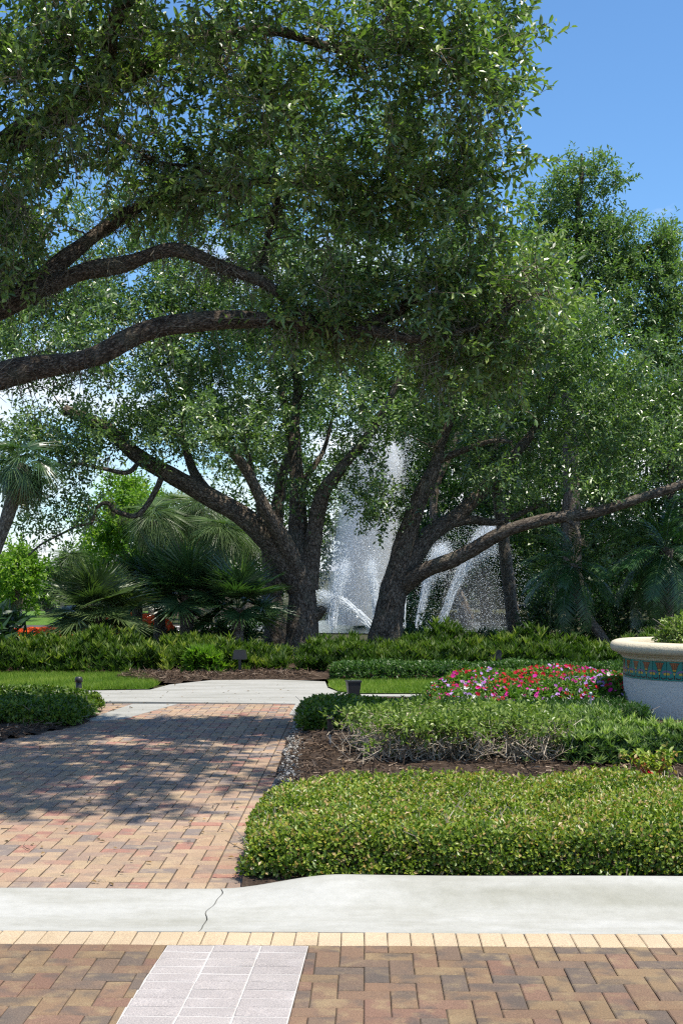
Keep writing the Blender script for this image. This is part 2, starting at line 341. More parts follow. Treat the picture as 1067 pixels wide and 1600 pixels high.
# ------------------------------------------------------------------ the setting: ground, road, curb, driveway
TH = R(-1.1)
def rot(x, y): return (x * math.cos(TH) - (y - 5.84) * math.sin(TH), 5.84 + x * math.sin(TH) + (y - 5.84) * math.cos(TH))
struct('ground', [poly([(-700, -60), (700, -60), (700, 1400), (-700, 1400)], -.05)], SOIL)

def paver_mesh(name, lx, ly, mat, h=.05, ch=.0045):
    a, b = lx / 2, ly / 2
    v = [(-a, -b, -h), (a, -b, -h), (a, b, -h), (-a, b, -h), (-a, -b, -ch * .8), (a, -b, -ch * .8), (a, b, -ch * .8), (-a, b, -ch * .8),
         (-a + ch, -b + ch, 0), (a - ch, -b + ch, 0), (a - ch, b - ch, 0), (-a + ch, b - ch, 0)]
    f = [(8, 9, 10, 11)] + [(4 + i, 4 + (i + 1) % 4, 8 + (i + 1) % 4, 8 + i) for i in range(4)] + [(i, (i + 1) % 4, 4 + (i + 1) % 4, 4 + i) for i in range(4)]
    return np.array(v, float), np.array(f)
def herring(x0, x1, y0, y1, u):
    """cells of a 90 degree herringbone, clipped to the field: (cx, cy, lx, ly)"""
    res = []; nx, ny = round((x1 - x0) / u), round((y1 - y0) / u)
    for i in range(-1, nx + 1):
        for j in range(-1, ny + 1):
            k = (i - j) % 4
            if k == 0: cells = [(i, j), (i + 1, j)]
            elif k == 3: cells = [(i, j), (i, j + 1)]
            else: continue
            cells = [c for c in cells if 0 <= c[0] < nx and 0 <= c[1] < ny]
            if not cells: continue
            xs = [c[0] for c in cells]; ys = [c[1] for c in cells]
            res.append((x0 + u * (min(xs) + max(xs) + 1) / 2, y0 + u * (min(ys) + max(ys) + 1) / 2, u * (max(xs) - min(xs) + 1), u * (max(ys) - min(ys) + 1)))
    return res
_pm = {}
def lay_pavers(parent, items, name, mat, gap=.004, z=0.0, ang=TH):
    for cx, cy, lx, ly in items:
        key = (name, mat.name, round(lx, 3), round(ly, 3))
        if key not in _pm:
            v, f = paver_mesh(name, lx - gap, ly - gap, mat); _pm[key] = mesh(name, [(v, f)], mat)
        o = bpy.data.objects.new(name, _pm[key]); x, y = rot(cx, cy)
        o.location = (x, y, z + rng.uniform(-.0015, .0015)); o.rotation_euler = (rng.normal() * .006, rng.normal() * .006, ang + rng.normal() * .006)
        link(o, parent)
def join_pavers(parent, items, name, mat, gap=.004, z=0.0):
    gs, at = [], []
    for cx, cy, lx, ly in items:
        v, f = paver_mesh(name, lx - gap, ly - gap, mat); x, y = rot(0, 0)
        ca, sa = math.cos(TH), math.sin(TH); p = rot(cx, cy)
        v = v @ np.array([[ca, sa, 0], [-sa, ca, 0], [0, 0, 1]]) + np.array([p[0], p[1], z + rng.uniform(-.0015, .0015)])
        gs.append((v, f)); at += [rng.random()] * len(f)
    V = np.concatenate([g[0] for g in gs]); k = len(gs[0][0]); Fc = np.concatenate([g[1] + i * k for i, g in enumerate(gs)])
    return props(mobj(name, [(V, Fc)], mat, parent, attr=at), kind='stuff')

ROADX0, ROADX1 = -2.1, 2.6
road = struct('road', slab([rot(-30, -6), rot(30, -6), rot(30, 5.835), rot(-30, 5.835)], -.04, -.007), JOINT)
sx0, sk = -.737, .034                                                       # crosswalk stripe, slightly skewed to the kerb
fld = [c for c in herring(ROADX0, ROADX1, 4.04, 5.64, .1)]
def outside_stripe(c):
    x, y, lx, ly = c; e = (y - 5.64) * sk; a, b = sx0 + e - .002, sx0 + .6 + e + .002; l, r = x - lx / 2, x + lx / 2
    if r <= a or l >= b: return [c]
    return [((p + q) / 2, y, q - p, ly) for p, q in ((l, a), (b, r)) if q - p > .018]
fld = [d for c in fld for d in outside_stripe(c)]
fld.sort(key=lambda c: (c[1] < 4.55, abs(c[0] - .1)))
keep = [c for c in fld if abs(c[0]) < .58 * c[1] * .52 + .25 and c[1] > 4.35]; rest = [c for c in fld if c not in keep]
lay_pavers(road, keep[:300], 'paver', PAV_R, .0035)
join_pavers(road, rest + keep[300:] , 'outer_pavers', PAV_R, .0035)
lay_pavers(road, [(-2.15 + .1 * i, 5.74, .1, .2) for i in range(48)], 'border_paver', PAV_Y, .0035, .001)
lay_pavers(road, [(sx0 + .1 + .2 * c + (y - 5.64) * sk, y, .2, .0945) for c in range(3) for y in 5.59 - .1 * np.arange(15)], 'crosswalk_paver', PAV_G, .006, .0005, TH - sk)
struct('joint_sand', [poly([rot(sx0 - .02 - .05, 4.04), rot(sx0 + .6 - .05, 4.04), rot(sx0 + .6, 5.64), rot(sx0, 5.64)], -.0035)], plain('light_sand', (.44, .42, .4), .9, .1))

# curb: rolled concrete, dropped at the driveway
def curb_section(x0, x1, x_edge_fn):
    prof0 = np.array([(0, -.0), (.12, -.004), (.3, 0), (.45, .006), (.58, .014), (.68, .02), (.715, .018), (.72, -.05)])
    prof1 = np.array([(0, -.0), (.12, -.004), (.28, .0), (.38, .018), (.48, .055), (.58, .088), (.68, .098), (.72, .086)])
    def dens(p): return np.stack([np.interp(np.linspace(0, 1, 29), np.linspace(0, 1, len(p)), p[:, k]) for k in (0, 1)], 1)
    a, b = dens(prof0), dens(prof1); n = int((x1 - x0) / .05) + 1; xs = np.linspace(x0, x1, n); V = []
    for i, x in enumerate(xs):
        s = np.clip((x + .62) / .62, 0, 1); s = s * s * (3 - 2 * s); p = a * (1 - s) + b * s
        for v_, z in p:
            xx = x + (x_edge_fn(v_) if (i == 0 and x0 > -5) or (i == n - 1 and x1 < 5) else 0)
            q = rot(xx, 5.84 + v_); V.append((q[0], q[1], z + .004 * float(snoise(np.array([xx, v_ * 2, 1.]), 1.3))))
    m = 29; Fc = [[i * m + j, (i + 1) * m + j, (i + 1) * m + j + 1, i * m + j + 1] for i in range(n - 1) for j in range(m - 1)]
    V = np.array(V); B = V.copy(); B[:, 2] = -.12; k = len(V)
    for row, fl in ((0, 1), (n - 1, 0)):
        for j in range(m - 1):
            q = [row * m + j, row * m + j + 1, k + row * m + j + 1, k + row * m + j]; Fc.append(q if fl else q[::-1])
    for i in range(n - 1): Fc.append([i * m, k + i * m, k + (i + 1) * m, (i + 1) * m])
    for i in range(n - 1): Fc.append([i * m + m - 1, (i + 1) * m + m - 1, k + (i + 1) * m + m - 1, k + i * m + m - 1])
    nt2 = (n - 1) * (m - 1); A = np.concatenate([V, B]); return [(A, np.array(Fc[:nt2])), (A, np.array(Fc[nt2:]))]
crack = lambda v: -.03 * (1 - v / .72) * 1.2 + .012 * math.sin(v * 14) + .006 * math.sin(v * 31 + 1)
curb = struct('curb', [slab([rot(-30, 5.845), rot(30, 5.845), rot(30, 6.5), rot(-30, 6.5)], -.13, -.06)[0]], JOINT)
for a, b in ((-16, -.604), (-.598, 16)): mobj('curb_section', curb_section(a, b, crack), CONC, curb, smooth=True)

# driveway
DX0, DX1, DY0, DY1 = -5.7, -.7, 6.77, 15.77
drive = struct('driveway', slab([rot(-5.9, 6.562), rot(-.49, 6.562), rot(-.49, 15.8), rot(-5.9, 15.8)], -.06, -.0055), JOINT)
leftbed = [(-9, 9.6), (-4.9, 9.6), (-3.9, 10.9), (-3.35, 11.9), (-2.95, 12.9), (-2.68, 13.7), (-2.66, 14.4), (-2.8, 14.9), (-9, 15.0)]
band = [G(208, 1100)[:2], G(278, 1100)[:2], G(192, 1124)[:2], G(128, 1127)[:2]]
df = herring(DX0, DX1, DY0, DY1, .1)
df += [(DX1 + .1, DY0 + .05 + .1 * i, .2, .1) for i in range(int((DY1 - DY0) / .1))]
df = [c for c in df if not inside(np.array([rot(c[0], c[1])]) + np.array([[.05, 0]]), leftbed)[0] and not inside(np.array([rot(c[0], c[1])]), band)[0]]
df.sort(key=lambda c: (abs(rot(c[0], c[1])[0]) > .262 * c[1] + .1, c[1]))
hdr = [(-.55 - .1 * i, 6.665, .1, .2) for i in range(52)]
lay_pavers(drive, hdr[:16] + df[:284], 'paver', PAV_D, .007)
join_pavers(drive, hdr[16:] + df[284:], 'further_pavers', PAV_D, .008)
struct('concrete_band', slab(band, -.05, .003), CONC2)

# sidewalk and apron beyond the driveway
apr = [(-14, 16.0), (-3.1, 15.95), G(225, 1098)[:2], G(462, 1101)[:2], G(452, 1118)[:2], G(474, 1118)[:2], G(500, 1096)[:2], G(548, 1088.5)[:2], G(700, 1090.5)[:2], (14, 16.4),
       (14, 17.0), G(700, 1086)[:2], G(560, 1086)[:2], G(530, 1083)[:2], G(512, 1076)[:2], G(508, 1066)[:2], G(430, 1063)[:2], G(330, 1064)[:2], G(265, 1071)[:2], G(235, 1079)[:2], G(105, 1081)[:2], (-14, 17.2)]
struct('sidewalk', slab(apr, -.05, .012), CONC2)
# beds and lawns
rightbed = [(-.5, 6.58), (9, 6.4), (9, 16.3), (3, 16.3), (.1, 16.2), (-.28, 15.6), (-.42, 14.4), (-.5, 12.8), (-.5, 9)]
def mound(pg, z0, h, step=.12, f=.8):
    xs = [p[0] for p in pg]; ys = [p[1] for p in pg]; nx = int((max(xs) - min(xs)) / step) + 1; ny = int((max(ys) - min(ys)) / step) + 1
    X, Y = np.meshgrid(np.linspace(min(xs), max(xs), nx), np.linspace(min(ys), max(ys), ny), indexing='ij'); p = np.stack([X, Y], -1)
    ins = inside(p, pg); e = ins.astype(float)
    for _ in range(4):
        q = np.pad(e, 1, mode='edge'); e = np.minimum(e, (q[2:, 1:-1] + q[:-2, 1:-1] + q[1:-1, 2:] + q[1:-1, :-2]) / 4)
    Z = z0 + h * e * (.7 + .3 * snoise(np.stack([X, Y, X * 0], -1), 1.6)) + .012 * snoise(np.stack([X, Y, X * 0], -1), 7.)
    v = np.stack([X, Y, Z], -1).reshape(-1, 3); idx = np.arange(nx * ny).reshape(nx, ny)
    fc = np.stack([idx[:-1, :-1], idx[1:, :-1], idx[1:, 1:], idx[:-1, 1:]], -1).reshape(-1, 4)
    c = v[fc].mean(1); return v, fc[inside(c[:, :2], pg)]
struct('planting_bed', [mound(rightbed, .0, .06)], MULCH, smooth=True)
struct('planting_bed', [mound(leftbed, .0, .06)], MULCH, smooth=True)
backbed = [(-16, 19.6), (-3.0, 19.75), G(235, 1062)[:2], G(262, 1068)[:2], G(330, 1063)[:2], G(430, 1062)[:2], G(508, 1064.5)[:2], (.0, 19.4), (14, 19.0), (14, 24), (-16, 24)]
struct('planting_bed', [mound(backbed, .0, .1, .25)], MULCH, smooth=True)
lawnL = [(-14, 17.22), G(105, 1080.5)[:2], G(232, 1078.5)[:2], G(248, 1072)[:2], G(232, 1063)[:2], (-3.0, 19.8), (-14, 19.7)]
lawnR = [G(528, 1082)[:2], G(560, 1085.4)[:2], G(700, 1085.4)[:2], (9, 17.02), (9, 18.6), G(640, 1066)[:2], G(514, 1068)[:2], G(514, 1075)[:2]]
for pg in (lawnL, lawnR): struct('lawn', [poly(pg, .02)], LAWN)
struct('lawn', [poly([(-60, 26), (-3.6, 26), (-3.6, 31.2), (-60, 31.2)], -.03)], LAWN)
struct('lawn', [poly([(-80, 39), (-6, 39), (-6, 52), (-80, 52)], -.03)], LAWN)
struct('parking_road', [poly([(-80, 31.2), (-3.6, 31.2), (-3.6, 39), (-80, 39)], -.034)], ASPH)
struct('water', [lathe([(.01, .0), (4.4, .0)], (1.0, 38, -.02), 40)], POND)

def grass(pg, n, h, name='grass', label='short green grass on the lawn', wdt=.008):
    xs = [p[0] for p in pg]; ys = [p[1] for p in pg]
    q = np.stack([rng.uniform(max(min(xs), -6), min(max(xs), 6), n), rng.uniform(min(ys), max(ys), n)], 1); q = q[inside(q, pg)]; n = len(q)
    ps = np.concatenate([q, np.full((n, 1), .015)], 1); ax = rng.normal(size=(n, 3)) * .35 + [0, 0, 1]
    g, k = leaves(ps, ax, rdir(n), h * rng.uniform(.5, 1.3, n), wdt, 'blade', droop=.25)
    o = mobj(name, [g], GRASS, attr=np.clip(.5 + .3 * snoise(ps, 1.2) + rng.normal(0, .2, n), 0, 1)); props(o, label, 'grass', kind='stuff')
grass(lawnL, 66000, .08, label='strip of sunny lawn grass left of the concrete walk')
grass(lawnR, 50000, .065, label='small patch of lawn grass behind the black box lamp')

# ------------------------------------------------------------------ hedges and bedding
def rbox_samples(n, lo, hi, r, faces=(1, 1, 1, 1, 1)):
    """points and normals on a rounded box without its floor; faces weights: top, front, back, left, right"""
    lo, hi = np.array(lo, float), np.array(hi, float); s = hi - lo
    ar = np.array([s[0] * s[1], s[0] * s[2], s[0] * s[2], s[1] * s[2], s[1] * s[2]]) * np.array(faces)
    k = rng.choice(5, n, p=ar / ar.sum()); q = lo + rng.random((n, 3)) * s
    q[k == 0, 2] = hi[2]; q[k == 1, 1] = lo[1]; q[k == 2, 1] = hi[1]; q[k == 3, 0] = lo[0]; q[k == 4, 0] = hi[0]
    l2 = lo + r; h2 = hi - r; l2[2] = lo[2]; l2 = np.minimum(l2, (lo + hi) / 2); h2 = np.maximum(h2, (lo + hi) / 2)
    c = np.clip(q, l2, h2); c[:, 2] = np.clip(q[:, 2], lo[2], hi[2] - r); nrm = unit(q - c + 1e-6); return c + nrm * r, nrm
def hedge(label, lo, hi, n, L, Wr, mat, group=None, r=.12, amp=.05, nf=1.5, deep=.12, shape='hex', up=.35, out_=.5, faces=(1, 1, .4, 1, 1), name='hedge', twigs=400, twc=None, vb=.5, vs_=.22, xf=None, tips=.0, tuft=1, dk=2.2):
    c = ((lo[0] + hi[0]) / 2, (lo[1] + hi[1]) / 2, 0); e = thing(name, label, 'hedge' if name == 'hedge' else 'shrub', c, group)
    p, nr = rbox_samples(n // tuft, lo, hi, r, faces); p, nr = np.repeat(p, tuft, 0), np.repeat(nr, tuft, 0); n = len(p); tv = np.repeat(rng.normal(0, 1, n // tuft), tuft)
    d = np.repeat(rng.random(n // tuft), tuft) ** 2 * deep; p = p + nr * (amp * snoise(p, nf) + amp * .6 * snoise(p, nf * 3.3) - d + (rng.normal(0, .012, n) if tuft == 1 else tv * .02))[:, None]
    fill = rng.random(n) < (.2 if tuft == 1 else .08); q = np.array(lo) + .1 + rng.random((n, 3)) * (np.array(hi) - np.array(lo) - .2); p[fill] = q[fill]
    p[:, 2] = np.maximum(p[:, 2], .02 + rng.random(n) * .03)
    if xf is not None: p = xf(p)
    ax = nr * out_ + rdir(n) * .8 + np.array([0, 0, up]); nn = nr + rdir(n) * .6 + np.array([0, 0, .4])
    g, k = leaves(p, ax, nn, L * rng.uniform(.65, 1.25, n), L * Wr * rng.uniform(.8, 1.15, n), shape)
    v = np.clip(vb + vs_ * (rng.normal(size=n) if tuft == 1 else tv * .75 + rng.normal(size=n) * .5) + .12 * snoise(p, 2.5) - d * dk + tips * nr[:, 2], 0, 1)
    mobj('foliage', [g], mat, e, attr=np.repeat(v, k))
    if twigs:
        b = np.array(lo) + .06 + rng.random((twigs, 3)) * (np.array(hi) - np.array(lo) - .12); b[:, 2] = lo[2] + rng.random(twigs) * (hi[2] - lo[2]) * .7
        if xf is not None: b = xf(b)
        tip = b + unit(rdir(twigs) + [0, 0, .7]) * rng.uniform(.08, .28, (twigs, 1)); tip[:, 2] = np.minimum(tip[:, 2], hi[2] + .01)
        props(mobj('branches', [prisms(b, tip, .004, .002)], twc or TWIGM, e, attr=np.repeat(rng.random(twigs), 3)), kind='stuff')
    return e
def xcurve(fn):
    def f(p):
        p = p.copy(); p[:, 1] += fn(p[:, 0]); return p
    return f
# clipped golden hedge along the curb
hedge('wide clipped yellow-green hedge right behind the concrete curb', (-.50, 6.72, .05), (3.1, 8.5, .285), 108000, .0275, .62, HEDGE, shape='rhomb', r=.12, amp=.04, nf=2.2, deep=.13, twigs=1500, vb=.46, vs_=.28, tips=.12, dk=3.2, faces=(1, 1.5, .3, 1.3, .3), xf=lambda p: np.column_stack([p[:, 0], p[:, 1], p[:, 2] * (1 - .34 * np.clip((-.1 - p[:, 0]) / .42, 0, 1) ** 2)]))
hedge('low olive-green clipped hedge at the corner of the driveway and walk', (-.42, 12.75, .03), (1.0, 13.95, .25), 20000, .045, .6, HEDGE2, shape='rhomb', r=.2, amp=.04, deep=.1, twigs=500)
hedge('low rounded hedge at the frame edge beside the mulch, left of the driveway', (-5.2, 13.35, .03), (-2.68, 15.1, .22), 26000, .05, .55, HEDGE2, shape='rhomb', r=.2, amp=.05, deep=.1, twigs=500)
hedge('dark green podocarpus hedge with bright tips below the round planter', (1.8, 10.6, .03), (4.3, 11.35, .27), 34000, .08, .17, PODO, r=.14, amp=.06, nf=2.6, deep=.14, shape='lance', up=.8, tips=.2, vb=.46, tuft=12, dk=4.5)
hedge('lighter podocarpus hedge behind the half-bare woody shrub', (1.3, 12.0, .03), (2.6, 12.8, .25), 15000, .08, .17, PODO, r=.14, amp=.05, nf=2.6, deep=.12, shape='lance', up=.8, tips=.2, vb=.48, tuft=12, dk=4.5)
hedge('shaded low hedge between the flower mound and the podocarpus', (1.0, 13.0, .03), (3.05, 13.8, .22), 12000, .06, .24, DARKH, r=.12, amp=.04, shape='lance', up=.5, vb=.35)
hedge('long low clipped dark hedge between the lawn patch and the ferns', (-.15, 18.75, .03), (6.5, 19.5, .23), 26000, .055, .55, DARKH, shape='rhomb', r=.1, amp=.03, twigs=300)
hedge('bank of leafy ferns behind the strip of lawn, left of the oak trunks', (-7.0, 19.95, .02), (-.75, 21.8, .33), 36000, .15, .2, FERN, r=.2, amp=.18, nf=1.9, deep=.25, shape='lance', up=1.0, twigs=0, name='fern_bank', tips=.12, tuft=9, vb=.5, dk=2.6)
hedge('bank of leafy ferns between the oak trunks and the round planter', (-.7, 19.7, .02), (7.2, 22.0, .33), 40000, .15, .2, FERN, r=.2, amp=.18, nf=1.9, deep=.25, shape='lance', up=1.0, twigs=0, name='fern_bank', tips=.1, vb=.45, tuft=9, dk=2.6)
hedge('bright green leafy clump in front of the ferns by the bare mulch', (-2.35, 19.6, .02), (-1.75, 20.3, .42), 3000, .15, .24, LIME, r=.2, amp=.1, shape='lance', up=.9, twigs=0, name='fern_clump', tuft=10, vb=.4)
# half-bare woody shrub
def woody():
    e = thing('woody_shrub', 'sparse half-bare shrub with pale tangled twigs on the mulch', 'shrub', (.95, 11.3, 0))
    nb = 330; b = np.stack([rng.uniform(.2, 1.75, nb), rng.uniform(10.75, 12.1, nb), np.full(nb, .04)], 1); a, c = [b], []
    st, en, lv = [], [], []
    for lev, (ln, k) in enumerate(((.2, 3), (.16, 3), (.12, 2))):
        src = a[-1]; s = np.repeat(src, k, 0); m = len(s); d = unit(rdir(m) * .9 + [0, -.1, .75 - lev * .15]); t = s + d * (ln * rng.uniform(.5, 1.3, (m, 1)))
        t[:, 2] = np.minimum(t[:, 2], .36 + .05 * snoise(t, 2.5)); st.append(s); en.append(t); a.append(t)
    s, t = np.concatenate(st), np.concatenate(en); r = np.concatenate([np.full(len(x), q) for x, q in zip(st, (.0045, .0032, .0022))])
    mobj('twigs', [prisms(s, t, r, r * .7)], STICK, e, attr=np.repeat(rng.random(len(s)), 3))
    tp = a[-1]; keep = tp[(rng.random(len(tp)) < .06 + .95 * np.clip((tp[:, 2] - .23) / .1, 0, 1) * np.clip(.6 + .6 * snoise(tp, 2.2), .1, 1)) ]; p = np.repeat(keep, 8, 0) + rng.normal(0, .026, (len(keep) * 8, 3)); n = len(p)
    g, k = leaves(p, rdir(n) + [0, 0, .4], rdir(n) + [0, 0, 1], .05 * rng.uniform(.6, 1.2, n), .024, 'hex')
    mobj('foliage', [g], SHRUBL, e, attr=np.repeat(np.clip(rng.normal(.5, .25, n), 0, 1), k))
woody()
# impatiens mound
def flower_mound(label, lo, hi, nleaf, nfl, palette, mats, fs=.05, cat='flower bed', name='flower_bed', leafL=.07, group=None):
    c = ((lo[0] + hi[0]) / 2, (lo[1] + hi[1]) / 2, 0); e = thing(name, label, cat, c, group); lo, hi = np.array(lo), np.array(hi)
    def surf(n):
        q = rng.random((n, 2)); x = lo[0] + q[:, 0] * (hi[0] - lo[0]); y = lo[1] + q[:, 1] * (hi[1] - lo[1])
        u, v = q[:, 0] * 2 - 1, q[:, 1] * 2 - 1; v = np.where(v < 0, v * .995, v)
        h = (np.clip(1 - np.abs(u) ** 5, 0, 1) * np.clip(1 - np.abs(v) ** 4, 0, 1)) ** .5
        z = hi[2] * h * (.82 + .22 * snoise(np.stack([x, y, 0 * x], 1), 1.8)); return np.stack([x, y, z], 1)
    p = surf(nleaf); p[:, 2] = np.maximum(p[:, 2] * (1 - .35 * rng.random(nleaf) ** 2), .03)
    g, k = leaves(p, rdir(nleaf) + [0, -.2, .2], rdir(nleaf) * .6 + [0, 0, 1], leafL * rng.uniform(.6, 1.2, nleaf), leafL * .5, 'rhomb')
    mobj('foliage', [g], mats[0], e, attr=np.repeat(np.clip(rng.normal(.5, .22, nleaf), 0, 1), k))
    f = surf(nfl); f[:, 2] += rng.uniform(.0, .035, nfl); nr = unit(rdir(nfl) * .6 + [0, -.55, .8])
    e1 = unit(np.cross(nr, rdir(nfl))); e2 = np.cross(nr, e1); rad = fs / 2 * rng.uniform(.7, 1.2, nfl); V = [f]
    for i in range(6):
        an = i * 1.0472; rr = rad * rng.uniform(.8, 1.1, nfl); V.append(f + (e1 * math.cos(an) + e2 * math.sin(an)) * rr[:, None] + nr * (rad * .2)[:, None])
    V = np.stack(V, 1).reshape(-1, 3); base = np.array([[0, 1 + i, 1 + (i + 1) % 6] for i in range(6)])
    Fc = ((np.arange(nfl) * 7)[:, None, None] + base[None]).reshape(-1, 3)
    mobj('blossoms', [(V, Fc)], mats[1], e, attr=np.repeat(palette(f), 6))
def pal(f):
    n = len(f); r = np.clip(.45 + .5 * snoise(f * [1, .5, 1] + 3.1, 2.3) + rng.normal(0, .16, n), 0, 1)
    r = np.where(rng.random(n) < .28, rng.choice([.1, .5, .7, .95], n, p=[.56, .2, .2, .04]), r); return r
flower_mound('mound of red, magenta and lilac impatiens in bloom beside the planter', (1.05, 14.3, 0), (3.75, 17.0, .40), 24000, 1080, pal, (IMPL, FLOWER), .055)
pr = lambda f: rng.random(len(f))
flower_mound('low strip of orange-red flowers at the edge of the far lawn', (-8.4, 29.6, 0), (-6.2, 31.0, .24), 2500, 1600, pr, (IMPL, ORANGE), .08)
flower_mound('bank of orange-red flowers seen between the fan palm fronds', (-5.5, 27.6, 0), (-3.6, 29.4, .7), 6000, 4200, pr, (IMPL, ORANGE), .09)

# mulch chips, fallen leaves and twigs
def chips(pg, n, name, label, mat, L, parent=None, z=.03):
    xs = [p[0] for p in pg]; ys = [p[1] for p in pg]
    q = np.stack([rng.uniform(max(min(xs), -4.5), min(max(xs), 5), n), rng.uniform(min(ys), max(ys), n)], 1); q = q[inside(q, pg)]; n = len(q)
    p = np.concatenate([q, z + rng.random((n, 1)) * .04], 1); d = rdir(n) * [1, 1, .35]
    g = prisms(p, p + unit(d) * (L * rng.uniform(.4, 1.5, (n, 1))), rng.uniform(.003, .007, n), rng.uniform(.001, .004, n))
    props(mobj(name, [g], mat, attr=np.repeat(np.clip(rng.normal(.4, .3, n), 0, 1), 3)), label, 'mulch', kind='stuff')
bare = [(-.5, 8.4), (3.4, 8.4), (3.4, 11.2), (1.2, 11.2), (.1, 11.6), (.1, 12.9), (-.46, 12.9)]
chips(bare, 9000, 'mulch_chips', 'shredded brown mulch between the hedges right of the driveway', MULCHP, .06)
chips([(-5, 11.2), (-3.6, 11.2), (-2.65, 13.6), (-3, 13.8), (-5, 13.4)], 2500, 'mulch_chips', 'shredded brown mulch in front of the hedge left of the driveway', MULCHP, .06)
chips([(-3.2, 18.9), G(240, 1070)[:2], G(330, 1064)[:2], (-.4, 19.2), (-.4, 20.4), (-3.2, 20.4)], 5000, 'mulch_chips', 'brown mulch along the foot of the fern bank', MULCHP, .08, z=.06)
def gravel():
    n = 5200; y = rng.uniform(7.6, 14.0, n); x = -.485 + .055 * np.abs(rng.normal(size=n)) + .03 * snoise(np.stack([y * 0, y, y], 1), 2.) ; p = np.stack([x, y, np.full(n, .016) + rng.random(n) * .03], 1); d = rdir(n); r_ = rng.uniform(.006, .02, n)
    props(mobj('edge_gravel', [prisms(p, p + d * r_[:, None], r_ * .8, r_ * .5)], leaf_mat('pale_gravel', [(0, (.16, .145, .125)), (.6, (.3, .285, .26)), (1, (.42, .4, .37))], .9, 0, .2), attr=np.repeat(rng.random(n), 3)), 'pale gravel strip between the driveway pavers and the mulch', 'gravel', kind='stuff')
gravel()
def litter():
    n = 460; q = np.stack([rng.uniform(-4.5, -.52, n), rng.uniform(6.6, 18.5, n)], 1); n = len(q); p = np.concatenate([q, np.full((n, 1), .012)], 1)
    g, k = leaves(p, rdir(n) * [1, 1, .15], rdir(n) * .25 + [0, 0, 1], rng.uniform(.02, .05, n), .018, 'rhomb')
    props(mobj('fallen_leaves', [g], LITTER, attr=np.repeat(rng.random(n), k)), 'small dry leaves scattered over the driveway pavers', 'leaves', kind='stuff')
    n = 26; T = Tubes()
    for i in range(n):
        p0 = np.array([rng.uniform(-2.3, -.75), rng.uniform(7.2, 13.5), .008]); d = unit(np.append(rng.normal(size=2), 0)); pts = [p0]
        for _ in range(4): d = unit(d + np.append(rng.normal(0, .35, 2), 0)); pts.append(pts[-1] + d * .035 + [0, 0, rng.uniform(0, .004)])
        T.add(pts, np.linspace(.0028, .0012, 5), 4)
    props(T.obj('fallen_twigs', BARK2, None), 'thin dry twigs lying on the driveway pavers', 'twigs', kind='stuff')
litter()

# ------------------------------------------------------------------ planter
def planter():
    C = np.array([3.86, 14.5, 0]); e = thing('round_planter', 'round grey stucco planter with stone cap and teal tile frieze', 'planter', C)
    mobj('wall', [lathe([(.765, .0), (.765, .425), (.752, .43), (.752, .645)], C, 96)], STUCCO, e, smooth=True)
    cap = [(.75, .635), (.775, .637), (.783, .65), (.79, .672), (.822, .678), (.828, .69), (.85, .698), (.88, .71), (.9, .732), (.906, .76), (.9, .788), (.882, .81), (.85, .822), (.72, .826), (.70, .815), (.69, .76)]
    mobj('cap', [lathe(cap, C, 96, .004)], STONE, e, smooth=True)
    mobj('soil', [lathe([(.001, .77), (.695, .77)], C, 40)], MULCH, e)
    nT = 29; tw, th_ = 2 * .757 * math.tan(math.pi / nT), .212
    v, f = box((0, 0, 0), (tw - .004, .012, th_ - .004)); tm = mesh('tile', [(v, f)], TEAL)
    sh = []; mi = []; faces = []
    def pg(pts, layer, mat):
        sh.append((np.array([[x * tw, -.0065 - .0008 * layer, (y - .5) * th_] for x, y in pts]), np.array([list(range(len(pts)))]))); mi.append(mat)
    arc = lambda cx, cy, r0, a0, a1, n, ry=None: [(cx + r0 * math.cos(R(a)), cy + (ry or r0) * math.sin(R(a))) for a in np.linspace(a0, a1, n)]
    pg([(-.36, .9), (.36, .9), (.25, .8), (.12, .5), (.1, .44), (-.1, .44), (-.12, .5), (-.25, .8)], 0, 1)         # dark outline
    pg([(-.29, .87), (-.14, .885), (0, .89), (.14, .885), (.29, .87), (.19, .75), (.1, .56), (-.1, .56), (-.19, .75)], 1, 0)
    for x in (-.13, 0, .13): pg([(x * 1.25 - .018, .86), (x * 1.25 + .018, .86), (x * .5 + .008, .57), (x * .5 - .008, .57)], 2, 1)
    pg([(-.11, .555), (.11, .555), (.1, .49), (-.1, .49)], 2, 2)
    for s in (-1, 1):
        pg([(s * .5, .52), (s * .3, .5), (s * .14, .4), (s * .2, .34), (s * .36, .42), (s * .5, .43)][::s], 1, 3)
        pg([(s * .48, .4), (s * .3, .38), (s * .3, .28), (s * .48, .28)][::s], 1, 2)
        pg((arc(s * .27, .2, .2, 200, 340, 9, .14) + arc(s * .27, .22, .13, 340, 200, 9, .1)), 1, 1)
    pg([(-.07, .4), (.07, .4), (.05, .3), (-.05, .3)], 1, 2); pg([(-.045, .28), (.045, .28), (.03, .06), (-.03, .06)], 1, 1)
    mm = mesh('motif', sh, [T_OR, T_DK, T_YE, T_PU], matidx=mi)
    for i in range(nT):
        a = 2 * math.pi * (i + .3) / nT; o = bpy.data.objects.new('tile', tm); link(o, e)
        o.location = (.759 * math.cos(a), .759 * math.sin(a), .538); o.rotation_euler = (0, 0, a + math.pi / 2)
        link(bpy.data.objects.new('motif', mm), o)
    mobj('grout', [lathe([(.7605, .424), (.7605, .434)], C, 96), lathe([(.7605, .636), (.7605, .644)], C, 96)], GROUT, e)
    hedge('leafy green shrub with small reddish shoots growing in the round planter', (3.48, 14.05, .78), (4.35, 14.95, 1.06), 4600, .05, .5, SHRUBL, r=.25, amp=.08, nf=3, name='planter_shrub', twigs=150)
planter()

